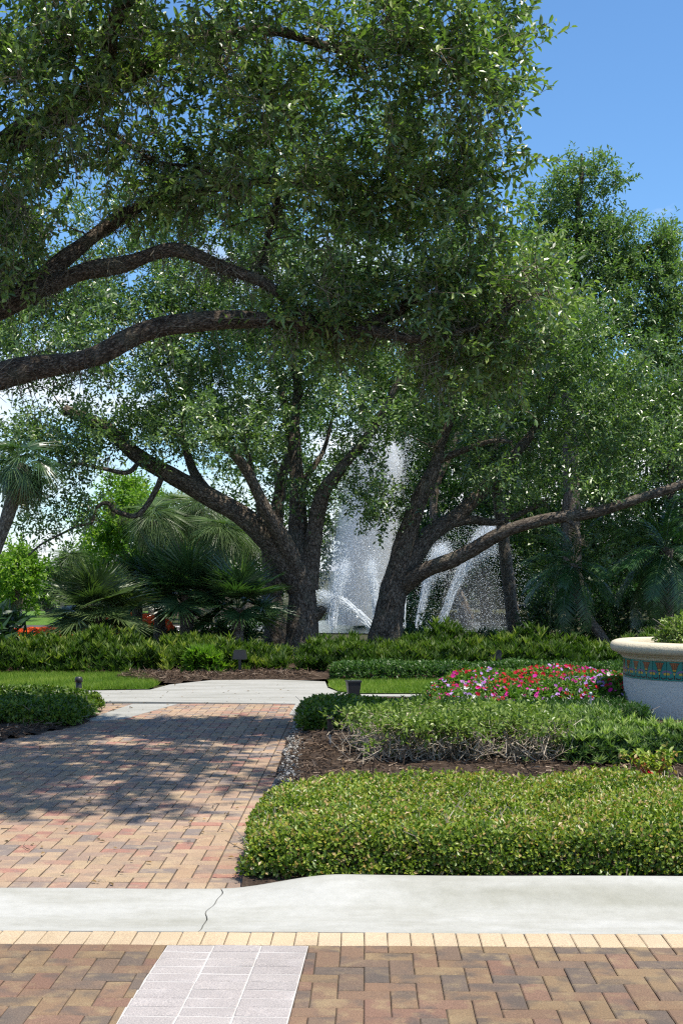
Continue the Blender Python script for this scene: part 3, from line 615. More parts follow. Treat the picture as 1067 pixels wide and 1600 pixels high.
# ------------------------------------------------------------------ lamps in the beds
def lamps():
    p = G(552, 1091); e = thing('box_floodlight', 'black flared box floodlight on the walk edge before the lawn patch', 'floodlight', p)
    mobj('housing', [box(p + [0, 0, .12], (.13, .12, .17), R(10), 1.3)], BLACK, e)
    mobj('rim', [box(p + [0, 0, .213], (.185, .17, .016), R(10))], BLACK, e); mobj('lens', [box(p + [0, 0, .2225], (.15, .135, .003), R(10))], LENS, e)
    mobj('foot', [box(p + [0, 0, .018], (.09, .09, .036), R(10))], BLACK, e)
    p = np.array([-.1, 11.85, .04]); e = thing('path_light', 'slim black path light on a short grey stake beside the mulch', 'path light', p)
    mobj('head', [lathe([(.001, .24), (.03, .24), (.034, .225), (.03, .22), (.026, .2), (.026, .1), (.022, .09), (.001, .09)], p, 16)], BLACK, e, smooth=True)
    mobj('stake', [lathe([(.013, .1), (.012, 0), (.001, -.02)], p, 10)], GALV, e)
    p = np.array([-3.02, 15.25, 0.02]); e = thing('bollard_light', 'short black bollard light behind the low hedge left of the driveway', 'bollard', p)
    mobj('post', [lathe([(.035, 0), (.035, .27), (.03, .28)], p, 16)], BLACK, e, smooth=True); mobj('cap', [lathe([(.03, .28), (.045, .285), (.045, .33), (.035, .345), (.001, .35)], p, 16)], BLACK, e, smooth=True)
    p = P(922, 1118, 12.75); p[2] = .03; e = thing('metal_stake', 'thin grey metal stake standing behind the podocarpus hedge', 'stake', p)
    mobj('rod', [lathe([(.009, 0), (.009, .36)], p, 8)], GALV, e); mobj('head', [lathe([(.001, .395), (.016, .39), (.018, .36), (.009, .355)], p, 10)], GALV, e, smooth=True)
    for px, lab in ((375, 'black floodlight box among the ferns left of the oak trunks'), (774, 'black floodlight box among the ferns near the leaning pale trunk')):
        p = P(px, 1023, 19.75); p[2] = .05; e = thing('garden_floodlight', lab, 'floodlight', p, 'floodlights in the fern bank')
        mobj('housing', [box(p + [0, 0, .28], (.2, .12, .13), R(-8), .82)], BLACK, e); mobj('lens', [box(p + [0, .0, .351], (.15, .08, .008), R(-8))], LENS, e)
        mobj('bracket', [box(p + [0, 0, .11], (.04, .03, .21))], BLACK, e)
lamps()
def coleus():
    p = P(1018, 1222, 9.6); p[2] = .05; e = thing('bedding_plant', 'small yellow-green bedding plant with red stems beside the podocarpus hedge', 'plant', p)
    RED = leaf_mat('red_stem', [(0, (.3, .03, .03)), (1, (.5, .12, .05))], .6, .1); n = 26
    b = np.repeat(p[None], n, 0) + rng.normal(0, .02, (n, 3)) * [1, 1, 0]; t = b + unit(rdir(n) * [.8, .8, .2] + [0, 0, 1]) * rng.uniform(.1, .26, (n, 1))
    mobj('stems', [prisms(b, t, .006, .003)], RED, e, attr=np.repeat(rng.random(n), 3))
    q = np.repeat(t, 9, 0) + rng.normal(0, .03, (n * 9, 3)); m = len(q)
    g, k = leaves(q, rdir(m) + [0, 0, .1], rdir(m) * .5 + [0, 0, 1], .06 * rng.uniform(.6, 1.2, m), .03, 'hex')
    mobj('foliage', [g], HEDGE, e, attr=np.repeat(np.clip(rng.normal(.66, .2, m), 0, 1), k))
    f = p + np.array([-.03, -.1, .06]) + rng.normal(0, .03, (9, 3)); g, k = leaves(f, rdir(9), rdir(9) + [0, -1, .5], .05, .04, 'hex'); mobj('blossoms', [g], FLOWER, e, attr=np.repeat(np.full(9, .3), k))
coleus()

# ------------------------------------------------------------------ trees
def leafy(c, center, nt_, nl, cr, L, Wr, shape, twig_r=None, up=.3, out_=.5, droop=.0, vb=.45):
    nc = len(c); cv = rng.normal(0, .13, nc); s = np.repeat(c, nt_, 0); n = len(s)
    o = unit(s - center); d = unit(rdir(n) + o * out_ + np.array([0, 0, up - droop])); s = s + rdir(n) * cr * .35 * rng.random((n, 1)); ln = cr * rng.uniform(.45, 1.1, n)
    t = (np.arange(nl)[None] + rng.random((n, nl))) / nl * .75 + .28
    p = s[:, None] + d[:, None] * (ln[:, None] * t)[..., None]; p[..., 2] -= droop * .25 * (ln[:, None] * t) ** 2
    e1 = unit(np.cross(d, rdir(n))); e2 = np.cross(d, e1); an = np.arange(nl)[None] * 2.4 + rng.random((n, 1)) * 6.28
    rad = e1[:, None] * np.cos(an)[..., None] + e2[:, None] * np.sin(an)[..., None]
    ax = d[:, None] * (.2 + .6 * t)[..., None] + rad * .8 + rng.normal(0, .2, (n, nl, 3)); m = n * nl
    nn = (d[:, None] * .5 + np.array([0, 0, .8])) + rng.normal(0, .35, (n, nl, 3))
    g, k = leaves(p.reshape(-1, 3), ax.reshape(-1, 3), nn.reshape(-1, 3), L * rng.uniform(.5, 1.35, m), L * Wr * rng.uniform(.75, 1.2, m), shape)
    v = np.clip(vb + np.repeat(np.repeat(cv, nt_), nl) + rng.normal(0, .25, m), 0, 1)
    tw = (s, s + d * ln[:, None]) if twig_r else None
    return g, np.repeat(v, k), tw
def ell(px, py, rx, ry, D, rD, n): return (P(px, py, D), np.array([rx / F * D, rD, ry / F * D]), n)
def tree(label, base, limbs, ells, mat, bark, L, Wr=.45, nt_=14, nl=12, cr=.5, shape='rhomb', twig=None, name='oak_tree', vb=.45, moss=0, hi=None, rough=.09, branch_n=4, sub=None, droop=.0, group=None, res=6, tap=.8, wig=0.0):
    e = thing(name, label, 'tree', base, group); T = Tubes(); sk, skr = [], []
    for pts, r0, r1 in limbs:
        q = catmull(pts, res); m = len(q); q[1:-1] += rng.normal(0, .12 * min(r0, .2), (m - 2, 3)) if res <= 6 else 0; rr = r0 + (r1 - r0) * np.linspace(0, 1, m) ** tap
        if wig: q[2:-2] += wig * np.stack([snoise(q[2:-2] + o_, 1.9) for o_ in (0., 7.3, 13.1)], 1); rr = rr * (1 + .16 * snoise(q + 3.7, 2.6))
        T.add(q, rr, 26 if r0 > .3 or res > 6 else 18 if r0 > .12 else 10, rough=rough, seed=rng.random() * 9)
        sk.append(q[m // 5:]); skr.append(rr[m // 5:])
    T.obj('trunk', bark, e)
    sk, skr = np.concatenate(sk), np.concatenate(skr); cl = []
    for c, r, n in ells:
        d = rdir(n) * (rng.random((n, 1)) ** .42); q = c + d * r; cl.append(q)
    cl = np.concatenate(cl); cl = cl[cl[:, 2] > .4]
    dm = np.array([np.min(np.linalg.norm(sk - c, axis=1)) for c in cl]); cl = cl[np.argsort(dm)]; B = Tubes(); mp_ = np.zeros((len(sk) + 5 * len(cl), 3)); mr = np.zeros(len(mp_)); M = len(sk); mp_[:M] = sk; mr[:M] = skr
    for c in cl:
        d = np.linalg.norm(mp_[:M] - c, axis=1) + np.maximum(0, mp_[:M, 2] - c[2]) * .3; i = int(np.argmin(d)); s = mp_[i]; ln = np.linalg.norm(c - s)
        if ln < .05: continue
        mid = (s + c) / 2 + np.array([0, 0, .12 * ln]) + rng.normal(0, .13 * ln, 3); t = np.linspace(0, 1, 6)[:, None]
        q = (1 - t) ** 2 * s + 2 * t * (1 - t) * mid + t * t * c; q[1:-1] += rng.normal(0, .02 * ln, (4, 3))
        r0 = min(mr[i] * .75, .006 + .014 * ln); r = np.linspace(r0, max(.004, r0 * .35), 6)
        B.add(q, r, branch_n, seed=rng.random() * 9); mp_[M:M + 5] = q[1:]; mr[M:M + 5] = r[1:]; M += 5
    props(B.obj('branches', bark, e), kind='stuff')
    cen = np.mean([c for c, r, n in ells], 0)
    g, v, tw = leafy(cl, cen, nt_, nl, cr, L, Wr, shape, twig, vb=vb, droop=droop)
    mobj('crown', [g], mat, e, attr=v)
    if twig: props(mobj('twigs', [prisms(tw[0], tw[1], twig, twig * .5)], TWIGM, e, attr=np.repeat(rng.random(len(tw[0])) * .6, 3)), kind='stuff')
    if moss:
        if wig:
            k = rng.choice(M, 210); n = 4; a = np.repeat(mp_[k], n, 0) + rng.normal(0, .05, (210 * n, 3)); seg = [a]
            for _ in range(4): seg.append(seg[-1] + np.stack([rng.normal(0, .05, len(a)), rng.normal(0, .05, len(a)), -rng.uniform(.03, .2, len(a))], 1))
            props(mobj('hanging_strands', [prisms(seg[i_], seg[i_ + 1], .0035, .0028) for i_ in range(4)], MOSS, e, attr=rng.uniform(.3, 1, 4 * 3 * len(a))), kind='stuff')
        big = np.where(mr[:M] > .012)[0]; k = rng.choice(big, moss); n = 22; p = np.repeat(mp_[k], n, 0) + rng.normal(0, .06, (moss * n, 3)); L_ = rng.uniform(.04, .2, len(p)) * np.repeat(rng.uniform(.5, 1.4, moss), n)
        a = p; up_ = np.repeat(rng.random(moss) < .72, n)[:, None]; b = p + np.where(up_, rdir(len(p)) * rng.uniform(.04, .13, (len(p), 1)), np.stack([rng.normal(0, .05, len(p)), rng.normal(0, .05, len(p)), -L_], 1)); props(mobj('moss', [prisms(a, b, .004, .002)], MOSS, e, attr=np.repeat(rng.random(len(p)), 3)), kind='stuff')
    return e

# near oak: trunk just out of the frame at the left, its limbs reaching in over the driveway
tb = np.array([-5.0, 12.4, 0])
near = [([tb, tb + [.05, 0, .9], tb + [.15, 0, 1.9], tb + [.3, .0, 2.6]], .5, .36),
        ([tb + [.2, 0, 1.9], tb + [.8, -.3, 2.6], P(-90, 625, 11.8), P(0, 596, 11.6), P(110, 566, 11.8), P(255, 508, 12), P(390, 500, 12.2), P(540, 520, 12.4), P(608, 492, 12.5), P(668, 440, 12.5)], .19, .045),
        ([P(560, 517, 12.4), P(605, 522, 12.3), P(650, 534, 12.2), P(690, 520, 12.2), P(760, 508, 12.2), P(830, 460, 12.2)], .06, .018),
        ([tb + [.25, 0, 2.3], tb + [.8, .2, 3.3], P(-50, 510, 12.6), P(0, 482, 12.5), P(100, 438, 12.5), P(200, 408, 12.4), P(280, 396, 12.3), P(345, 410, 12.3), P(415, 440, 12.3), P(470, 490, 12.4), P(520, 515, 12.5)], .19, .025),
        ([P(40, 462, 12.5), P(100, 405, 12.6), P(155, 362, 12.8), P(210, 325, 12.9), P(275, 302, 13), P(345, 292, 13), P(440, 284, 12.9), P(540, 290, 12.7)], .12, .022),
        ([tb + [.3, 0, 2.6], tb + [.9, -.2, 4.2], P(-40, 262, 12), P(20, 222, 12), P(80, 182, 12), P(150, 140, 12), P(215, 105, 12.2), P(265, 75, 12.3), P(340, 58, 12.3), P(430, 52, 12.2), P(540, 75, 12.1), P(640, 70, 12)], .2, .025),
        ([P(160, 135, 12), P(175, 80, 11.6), P(190, 0, 11.3), P(260, -120, 11), P(400, -260, 10.8), P(620, -330, 10.8)], .1, .03),
        ([tb + [.3, 0, 2.6], tb + [.3, -.8, 4.5], tb + [.5, -1.8, 6.2], tb + [1.2, -2.4, 7.6], tb + [2.4, -2.9, 8.4]], .2, .04),
        ([tb + [.3, 0, 2.6], tb + [-.9, .3, 4.2], tb + [-2.2, .6, 5.5], tb + [-3.4, .8, 6.4]], .2, .04),
        ([P(440, 284, 12.9), P(430, 340, 12.7), P(410, 395, 12.6), P(405, 430, 12.5)], .035, .02),
        ([P(150, 190, 12.8), P(200, 225, 12.7), P(260, 255, 12.6), P(330, 270, 12.6)], .03, .012)]
tree('huge oak whose rough mossy limbs reach in overhead from beside the driveway', tb, near,
     [ell(90, 90, 200, 180, 11.6, 1.0, 66), ell(370, 150, 240, 170, 12.2, 1.1, 64), ell(660, 90, 165, 190, 12, 1.0, 54), ell(690, 310, 140, 130, 12.5, .8, 27), ell(520, 330, 120, 110, 12.5, .8, 15),
      ell(770, 480, 120, 110, 12.4, 1.0, 36), ell(530, 470, 130, 80, 12.5, .8, 26), ell(700, 560, 120, 70, 12.6, .7, 14), ell(300, 300, 120, 60, 12.6, .7, 12), ell(40, 330, 90, 130, 12.6, 1.2, 26),
      (np.array([.15, 9.0, 7.4]), np.array([2.0, 2.5, .8]), 140), (np.array([-3.3, 11.2, 8.6]), np.array([2.8, 2.4, 1.2]), 16)],
     OAK, BARK, .085, .46, 12, 11, .46, 'hex', .0032, moss=460, vb=.5, res=14, tap=.55, wig=.035)
def T0(px, D): p = P(px, 0, D); p[2] = 0; return p
# middle oak with spreading limbs
b1 = T0(473, 25)
mid = [([b1 - [0, 0, .1], P(473, 990, 25), P(474, 945, 25), P(470, 890, 25), P(467, 845, 25.1), P(465, 790, 25.3)], .385, .16),
       ([P(484, 966, 25), P(497, 957, 24.95), P(504, 953, 24.9), P(508, 951, 24.9)], .17, .05),
       ([P(470, 915, 25), P(446, 875, 24.9), P(418, 842, 24.8), P(378, 806, 24.6), P(330, 778, 24.5), P(272, 745, 24.4), P(215, 712, 24.3), P(165, 668, 24.3), P(100, 640, 24.2)], .29, .1),
       ([P(468, 900, 24.9), P(446, 850, 24.6), P(415, 795, 24.2), P(385, 735, 23.9), P(358, 700, 23.7), P(320, 640, 23.5)], .19, .05),
       ([P(470, 910, 25.1), P(466, 820, 25.3), P(463, 740, 25.5), P(459, 660, 25.7), P(466, 600, 26), P(440, 520, 26.3), P(450, 420, 26.5)], .2, .05),
       ([P(482, 920, 25), P(490, 840, 24.9), P(503, 775, 24.7), P(528, 738, 24.5), P(560, 700, 24.4), P(592, 655, 24.3), P(625, 590, 24.2)], .19, .05),
       ([P(466, 790, 25.4), P(480, 745, 25.6), P(505, 705, 25.8), P(520, 650, 26)], .09, .03),
       ([P(330, 779, 24.5), P(300, 730, 25), P(285, 660, 25.5), P(300, 560, 26)], .12, .04),
       ([P(256, 736, 24.4), P(246, 762, 24.2), P(228, 792, 24.1), P(212, 806, 24), P(193, 803, 23.9), P(178, 797, 23.9), P(170, 787, 23.8), P(158, 788, 23.8), P(148, 802, 23.8), P(143, 817, 23.7), P(122, 822, 23.6), P(97, 834, 23.5), P(66, 850, 23.4), P(45, 868, 23.3)], .062, .014),
       ([P(222, 716, 24.3), P(200, 738, 24), P(160, 732, 23.8), P(110, 724, 23.6), P(60, 738, 23.4), P(0, 770, 23.2)], .05, .016)]
tree('broad oak with several thick limbs forking low over the ferns', b1, mid,
     [ell(180, 560, 200, 120, 25, 3.0, 120), ell(400, 500, 200, 150, 25.5, 3.2, 150), ell(560, 600, 90, 90, 24.6, 2, 34), ell(120, 690, 90, 45, 24.2, 1.6, 26),
      ell(330, 660, 150, 60, 24.2, 2, 52), ell(300, 350, 320, 110, 26, 3, 120), ell(180, 470, 220, 60, 25.5, 2, 60), ell(520, 250, 260, 150, 27, 2.5, 110), ell(640, 400, 130, 90, 26.5, 2, 40), ell(30, 480, 90, 120, 26, 2, 50), ell(90, 800, 75, 40, 23.6, .7, 10), ell(50, 710, 80, 50, 23.8, 1.2, 18), ell(560, 740, 40, 60, 24.5, .8, 9), ell(480, 770, 40, 40, 24.6, .8, 5)],
     OAK2, BARK2, .105, .46, 13, 10, .58, moss=70, rough=.09, res=14)
# oak trunk right behind it
b3 = T0(430, 28.5)
tree('slimmer grey oak trunk standing just behind the forked oak', b3, [([b3, P(427, 940, 28.5), P(424, 890, 28.5), P(430, 820, 28.5), P(442, 750, 28.6), P(452, 690, 28.8), P(440, 600, 29)], .27, .08),
     ([P(424, 870, 28.5), P(408, 800, 28.4), P(395, 740, 28.2), P(370, 650, 28)], .13, .04)],
     [ell(420, 560, 180, 90, 29, 2.5, 80), ell(330, 690, 100, 40, 28.6, 1.5, 14)], OAK2, BARK2, .1, .45, 12, 11, .6, rough=.2)
# leaning oak right of the fountain
b2 = T0(600, 26)
rt = [([b2 - [.05, 0, .1], P(606, 970, 26), P(613, 925, 26), P(624, 880, 26), P(640, 825, 25.9), P(655, 780, 25.8)], .365, .15),
      ([P(617, 912, 26), P(636, 835, 25.9), P(655, 780, 25.8), P(678, 732, 25.7), P(690, 690, 25.7), P(720, 620, 25.6)], .25, .06),
      ([P(630, 895, 26), P(668, 838, 26.1), P(715, 805, 26.3), P(768, 750, 26.5), P(808, 705, 26.6), P(835, 670, 26.8), P(870, 600, 27)], .22, .06),
      ([P(628, 918, 26), P(660, 893, 25.7), P(720, 869, 25.3), P(785, 832, 24.9), P(850, 812, 24.6), P(930, 800, 24.3), P(1000, 778, 24), P(1070, 755, 23.8), P(1160, 715, 23.6)], .18, .06),
      ([P(700, 817, 26.2), P(735, 812, 26.4), P(780, 815, 26.6), P(840, 790, 26.8)], .12, .05),
      ([P(880, 808, 24.5), P(900, 825, 24.3), P(907, 850, 24.2)], .06, .02),
      ([P(683, 720, 25.7), P(720, 705, 25.5), P(765, 690, 25.2), P(800, 690, 25)], .08, .03)]
tree('leaning oak with a long low limb stretching towards the round planter', b2, rt,
     [ell(680, 610, 130, 100, 26, 2.5, 85), ell(870, 590, 180, 120, 26.5, 3, 130), ell(760, 470, 180, 90, 27, 2.8, 80), ell(1010, 660, 130, 90, 25.5, 2.4, 80), ell(585, 800, 28, 45, 26, .6, 7),
      ell(640, 790, 30, 40, 26.3, .6, 5), ell(820, 745, 120, 30, 26, 1.2, 18), ell(970, 760, 80, 28, 24.6, .8, 12)],
     OAK2, BARK2, .105, .46, 13, 10, .58, moss=90, rough=.09, res=14)
# tall slender tree on the right
bt = T0(900, 38)
tree('tall pointed tree rising above the others against the blue sky', bt, [([bt, P(890, 700, 38), P(895, 480, 38), P(905, 320, 38), P(908, 240, 38)], .3, .03),
     ([P(893, 560, 38), P(960, 430, 38), P(1040, 370, 38)], .1, .03), ([P(895, 500, 38), P(860, 420, 37.6), P(845, 370, 37.5)], .08, .03)],
     [ell(903, 285, 38, 45, 38, .9, 26), ell(950, 285, 24, 30, 38, .6, 9), ell(900, 360, 50, 50, 38, 1.2, 34), ell(958, 375, 40, 36, 38, 1, 24), ell(1035, 385, 28, 36, 38, .8, 18), ell(860, 420, 60, 40, 37.5, 1.2, 24),
      ell(960, 470, 110, 70, 38, 2, 80), ell(880, 540, 100, 70, 38, 2, 60), ell(1040, 520, 60, 70, 38, 1.5, 36), ell(930, 400, 90, 50, 38, 1.2, 40), ell(1000, 420, 60, 40, 38, 1, 24), ell(860, 350, 60, 50, 38, 1, 26), ell(1050, 450, 50, 60, 38, 1, 26)], OAK3, BARK2, .15, .42, 9, 9, .6, name='tall_tree', vb=.55)
# trees behind
def backtree(label, px, D, crowns, mat, L=.17, r=.22, nt_=10, nl=10, cr=.8, vb=.45, name='background_tree', group='trees behind the fountain'):
    b = T0(px, D); top = P(*crowns[0][:2], D); m = (b + top) / 2 + rng.normal(0, .4, 3) * [1, 1, 0]
    return tree(label, b, [([b, m, top], r, r * .4)], [ell(x, y, rx, ry, D, rD, n) for x, y, rx, ry, rD, n in crowns], mat, BARK2, L, .48, nt_, nl, cr, name=name, vb=vb, branch_n=4, group=group)
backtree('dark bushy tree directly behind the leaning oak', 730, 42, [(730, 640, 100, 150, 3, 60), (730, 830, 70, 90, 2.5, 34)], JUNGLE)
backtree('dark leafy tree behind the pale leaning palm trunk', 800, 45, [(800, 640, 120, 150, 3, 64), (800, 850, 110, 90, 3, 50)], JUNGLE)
backtree('dense tree behind the curved date palm trunk', 905, 42, [(900, 690, 110, 130, 3, 60), (910, 870, 100, 80, 3, 50)], OAK2)
backtree('dense tree above the round planter at the frame edge', 1045, 41, [(1040, 600, 110, 150, 3, 60), (1030, 800, 100, 120, 3, 60)], OAK3)
backtree('large tree far behind the fountain plume', 560, 52, [(560, 600, 130, 160, 4, 60), (550, 800, 110, 130, 4, 60)], OAK3, .22, cr=1.1)
backtree('rounded tree far behind the forked oak trunks', 430, 55, [(430, 720, 110, 110, 4, 50), (430, 850, 100, 80, 4, 40)], OAK3, .22, cr=1.1)
backtree('bright lime-green tree in full sun behind the bare hanging branch', 205, 48, [(205, 795, 60, 45, 2.2, 44), (175, 840, 50, 45, 2, 30), (235, 870, 60, 60, 2, 30)], LIME, .2, cr=.8, vb=.5)
backtree('bright yellow-green tree at the far left edge of the lawn', 20, 42, [(15, 905, 50, 50, 1.8, 40), (45, 880, 25, 28, 1, 12)], LIME, .17, cr=.6, vb=.5)
backtree('dark round tree beside the yellow-green one', 85, 46, [(88, 925, 32, 40, 1.5, 26)], OAK3, .17, cr=.6)
backtree('distant tree low on the horizon right of the sunny lawn', 130, 62, [(135, 900, 60, 40, 3, 34)], OAK3, .22, cr=.8)
backtree('distant grey-green tree behind the palm cluster', 310, 60, [(310, 850, 90, 70, 4, 56)], OAK3, .24, cr=1.1)
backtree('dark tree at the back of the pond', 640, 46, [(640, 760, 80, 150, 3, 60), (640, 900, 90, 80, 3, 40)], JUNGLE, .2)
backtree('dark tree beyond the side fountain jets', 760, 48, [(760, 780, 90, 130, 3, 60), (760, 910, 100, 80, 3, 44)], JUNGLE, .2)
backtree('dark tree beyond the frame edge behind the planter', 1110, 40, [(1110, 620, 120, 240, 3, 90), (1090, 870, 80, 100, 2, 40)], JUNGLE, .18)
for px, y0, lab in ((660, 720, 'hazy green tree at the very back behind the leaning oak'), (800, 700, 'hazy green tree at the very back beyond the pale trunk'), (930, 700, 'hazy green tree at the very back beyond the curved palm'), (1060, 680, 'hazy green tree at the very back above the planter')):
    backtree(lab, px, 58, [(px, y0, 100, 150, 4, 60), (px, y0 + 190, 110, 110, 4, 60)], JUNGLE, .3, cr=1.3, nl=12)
def understory(label, x0, x1, D, h, n, mat=JUNGLE, L=.15):
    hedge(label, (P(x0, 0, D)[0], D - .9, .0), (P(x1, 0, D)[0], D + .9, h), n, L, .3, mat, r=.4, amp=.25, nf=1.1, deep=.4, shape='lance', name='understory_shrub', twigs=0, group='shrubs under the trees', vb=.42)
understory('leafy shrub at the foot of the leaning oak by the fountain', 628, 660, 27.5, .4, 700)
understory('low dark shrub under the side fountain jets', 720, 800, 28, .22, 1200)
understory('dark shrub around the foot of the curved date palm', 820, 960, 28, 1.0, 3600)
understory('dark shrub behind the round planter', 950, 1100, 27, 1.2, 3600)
understory('dark shrub left of the twin oak trunks', 325, 405, 26.3, .55, 1800)
understory('small dark strappy plant at the left frame edge', -40, 4, 22.8, .8, 800, PALM, .3)
understory('dark undergrowth beneath the fan palm cluster', 190, 345, 26.6, .42, 3400)

# ------------------------------------------------------------------ palms
def strips(base, d, side, nrm, L, W, dr, prof=((0, .3), (.42, 1), (.62, .6), (1, .03))):
    """many leaflets at once: base, direction, side, normal (Nx3), lengths, widths, droop"""
    V = []
    for s, wd in prof:
        c = base + d * (L * s)[:, None] - np.array([0, 0, 1]) * (dr * L * s * s)[:, None]
        V += [c + side * (W * wd / 2)[:, None], c - side * (W * wd / 2)[:, None]]
    V = np.stack(V, 1).reshape(-1, 3); k = len(prof) * 2
    f = np.array([[2 * i, 2 * i + 2, 2 * i + 3, 2 * i + 1] for i in range(len(prof) - 1)])
    return V, ((np.arange(len(base)) * k)[:, None, None] + f[None]).reshape(-1, 4), len(prof) - 1
def fan_mesh(mat, n=36, rad=.75, pet=.45, dr=.25, span=270, cup=.2, tilt=-.75, wd=.05):
    a = np.radians(np.linspace(-span / 2, span / 2, n) + rng.normal(0, 1.2, n)); d = np.stack([np.sin(a), np.cos(a), cup * np.abs(np.sin(a * .6))], 1); d = unit(d)
    side = unit(np.stack([np.cos(a), -np.sin(a), (np.arange(n) % 2 * 2 - 1) * .55], 1)); L = rad * (.72 + .28 * np.cos(a * .62)) * rng.uniform(.92, 1.06, n)
    b = np.zeros((n, 3)); b[:, 1] = pet; ct, st_ = math.cos(tilt), math.sin(tilt); rx = np.array([[1, 0, 0], [0, ct, -st_], [0, st_, ct]]); d = d @ rx.T; side = side @ rx.T
    V, f, k = strips(b, d, side, None, L, np.full(n, rad * wd), dr * rng.uniform(.6, 1.5, n) * (1 + .6 * np.abs(a) / 2.4))
    pv, pf = prisms(np.array([[0, 0, 0.]]), np.array([[0, pet + .06, .0]]), .012, .008)
    return mesh('frond', [(V, f), (pv, pf)], mat, attr=np.concatenate([np.repeat(np.clip(rng.normal(.5, .2, n), 0, 1), k), np.full(3, .9)]))
def pin_mesh(mat, n=44, ln=1.5, ll=.34, arch=.75):
    t = np.linspace(0, 1, 9); rach = np.stack([0 * t, ln * (t - .12 * t ** 3), ln * (.0 * t - arch * .55 * t ** 2.2)], 1)
    s = np.linspace(.14, .99, n); c = np.stack([np.interp(s, t, rach[:, k]) for k in range(3)], 1); tg = unit(np.gradient(c, axis=0)); vs2, fs2, off, at = [], [], 0, []
    for sg in (-1, 1):
        d = unit(tg * .75 + np.array([sg, 0, 0]) + rng.normal(0, .06, (n, 3)) + [0, 0, .12]); nr = np.cross(tg, d) * sg; side = unit(np.cross(nr, d)); L = ll * np.sin(np.pi * (.12 + .8 * s)) ** .7 * rng.uniform(.9, 1.1, n)
        V, f, k = strips(c, d, side, None, L, np.full(n, .022), .35 * rng.uniform(.6, 1.5, n), ((0, .5), (.4, 1), (1, .05))); vs2.append(V); fs2.append(f + off); off += len(V); at.append(np.repeat(np.clip(rng.normal(.5, .2, n), 0, 1), k))
    v, f, _ = tube(rach, np.linspace(.014, .004, 9), 4)
    return mesh('frond', [(np.concatenate(vs2), np.concatenate(fs2)), (v, f)], mat, attr=np.concatenate(at + [np.full(len(f), .8)]))
FAN = [fan_mesh(PALM, 54, .8, .5, .08, 290, tilt=-.3) for _ in range(3)]; FANS = [fan_mesh(PALMS, 46, .75, .5, .65, 270, wd=.032) for _ in range(3)]
FANO = [fan_mesh(OLIVE, 56, .8, .5, .08, 290, tilt=-.3) for _ in range(3)]; FANL = [fan_mesh(PALM, 34, .75, .55, .45, 250) for _ in range(2)]; FAND = [fan_mesh(DEADP, 30, .6, .5, .7, 180) for _ in range(2)]
PIN = [pin_mesh(DATE) for _ in range(3)]
def palm(label, trunk, r, nf, size, meshes, el=(80, -25), name='fan_palm', dead=0, group=None, spin=0.0, tr=True):
    trunk = [np.array(p, float) for p in trunk]; e = thing(name, label, 'palm', trunk[0], group); top = trunk[-1] - trunk[0]
    T = Tubes(); q = catmull(trunk, 5) if len(trunk) > 1 else np.array([trunk[0]])
    T.add(q, np.linspace(r * 1.15, r, len(q)), 12, rough=.18, seed=rng.random() * 5); T.obj('trunk', PBARK, e)
    for i in range(nf + dead):
        dd = i >= nf; t = (i + .5) / nf; elv = R(el[0] + (el[1] - el[0]) * t ** .9 + rng.normal(0, 5)) if not dd else R(rng.uniform(-75, -50)); az = i * 2.39996 + spin + rng.normal(0, .15)
        d = np.array([math.cos(az) * math.cos(elv), math.sin(az) * math.cos(elv), math.sin(elv)]); x = unit(np.cross(d, [0, 0, 1.])); z = np.cross(x, d)
        tw = rng.normal(0, .3); x, z = x * math.cos(tw) + z * math.sin(tw), z * math.cos(tw) - x * math.sin(tw)
        ms = (FAND if dd else meshes)[rng.integers(len(FAND if dd else meshes))]; o = bpy.data.objects.new('dead_frond' if dd else 'frond', ms); s = size * rng.uniform(.82, 1.12)
        M = Matrix(np.column_stack([x, d, z]).tolist()).to_4x4() @ Matrix.Scale(s, 4); M.translation = Vector(top - np.array([0, 0, .1 * t * size])); link(o, e); o.matrix_local = M
def short(px, py, D, h=.0): b = T0(px, D); c = P(px, py, D); return [b, (b + c) / 2, c]
palm('squat fan palm with a rough stubby trunk, left of the palm cluster', [T0(165, 23.3), P(158, 985, 23.3), P(148, 955, 23.3)], .14, 24, .92, FANO, (92, -25), spin=.4)
palm('dark fan palm in the middle of the cluster before the orange flowers', short(250, 928, 25.6), .11, 19, .96, FAN, (92, -12), spin=1.)
palm('largest fan palm of the dark cluster, second from the oak trunks', short(292, 930, 24.6), .12, 23, .92, FAN, (92, -12), spin=2.)
palm('dark fan palm closest to the oak trunks', short(372, 950, 24.3), .1, 18, .94, FAN, (90, -12), spin=.2)
palm('fan palm at the back of the dark cluster', short(215, 915, 26.4), .1, 14, .75, FAN, (85, -20), spin=2.8)
palm('leaning cabbage palm with a slender trunk at the upper left edge', [T0(-75, 20), P(-40, 930, 20), P(0, 842, 20), P(20, 780, 20), P(38, 725, 20)], .09, 24, .54, FANL, (75, -65), name='cabbage_palm', dead=9, spin=.5)
sab = [(345, 838, 40, 'shaggy cabbage palm with a straight trunk seen under the oak limb', 1.1), (240, 815, 42, 'shaggy cabbage palm with dead brown fronds behind the cluster', 1.15), (275, 800, 46, 'cabbage palm crown with hanging dead fronds left of the thick limb', 1.2),
       (310, 800, 43, 'dense cabbage palm crown below the thick oak limb', 1.15), (180, 880, 50, 'small distant cabbage palm at the foot of the lime-green tree', 1.0), (112, 880, 46, 'distant cabbage palm crown beyond the lawn', .9), (385, 850, 44, 'cabbage palm just left of the slimmer oak trunk', 1.0)]
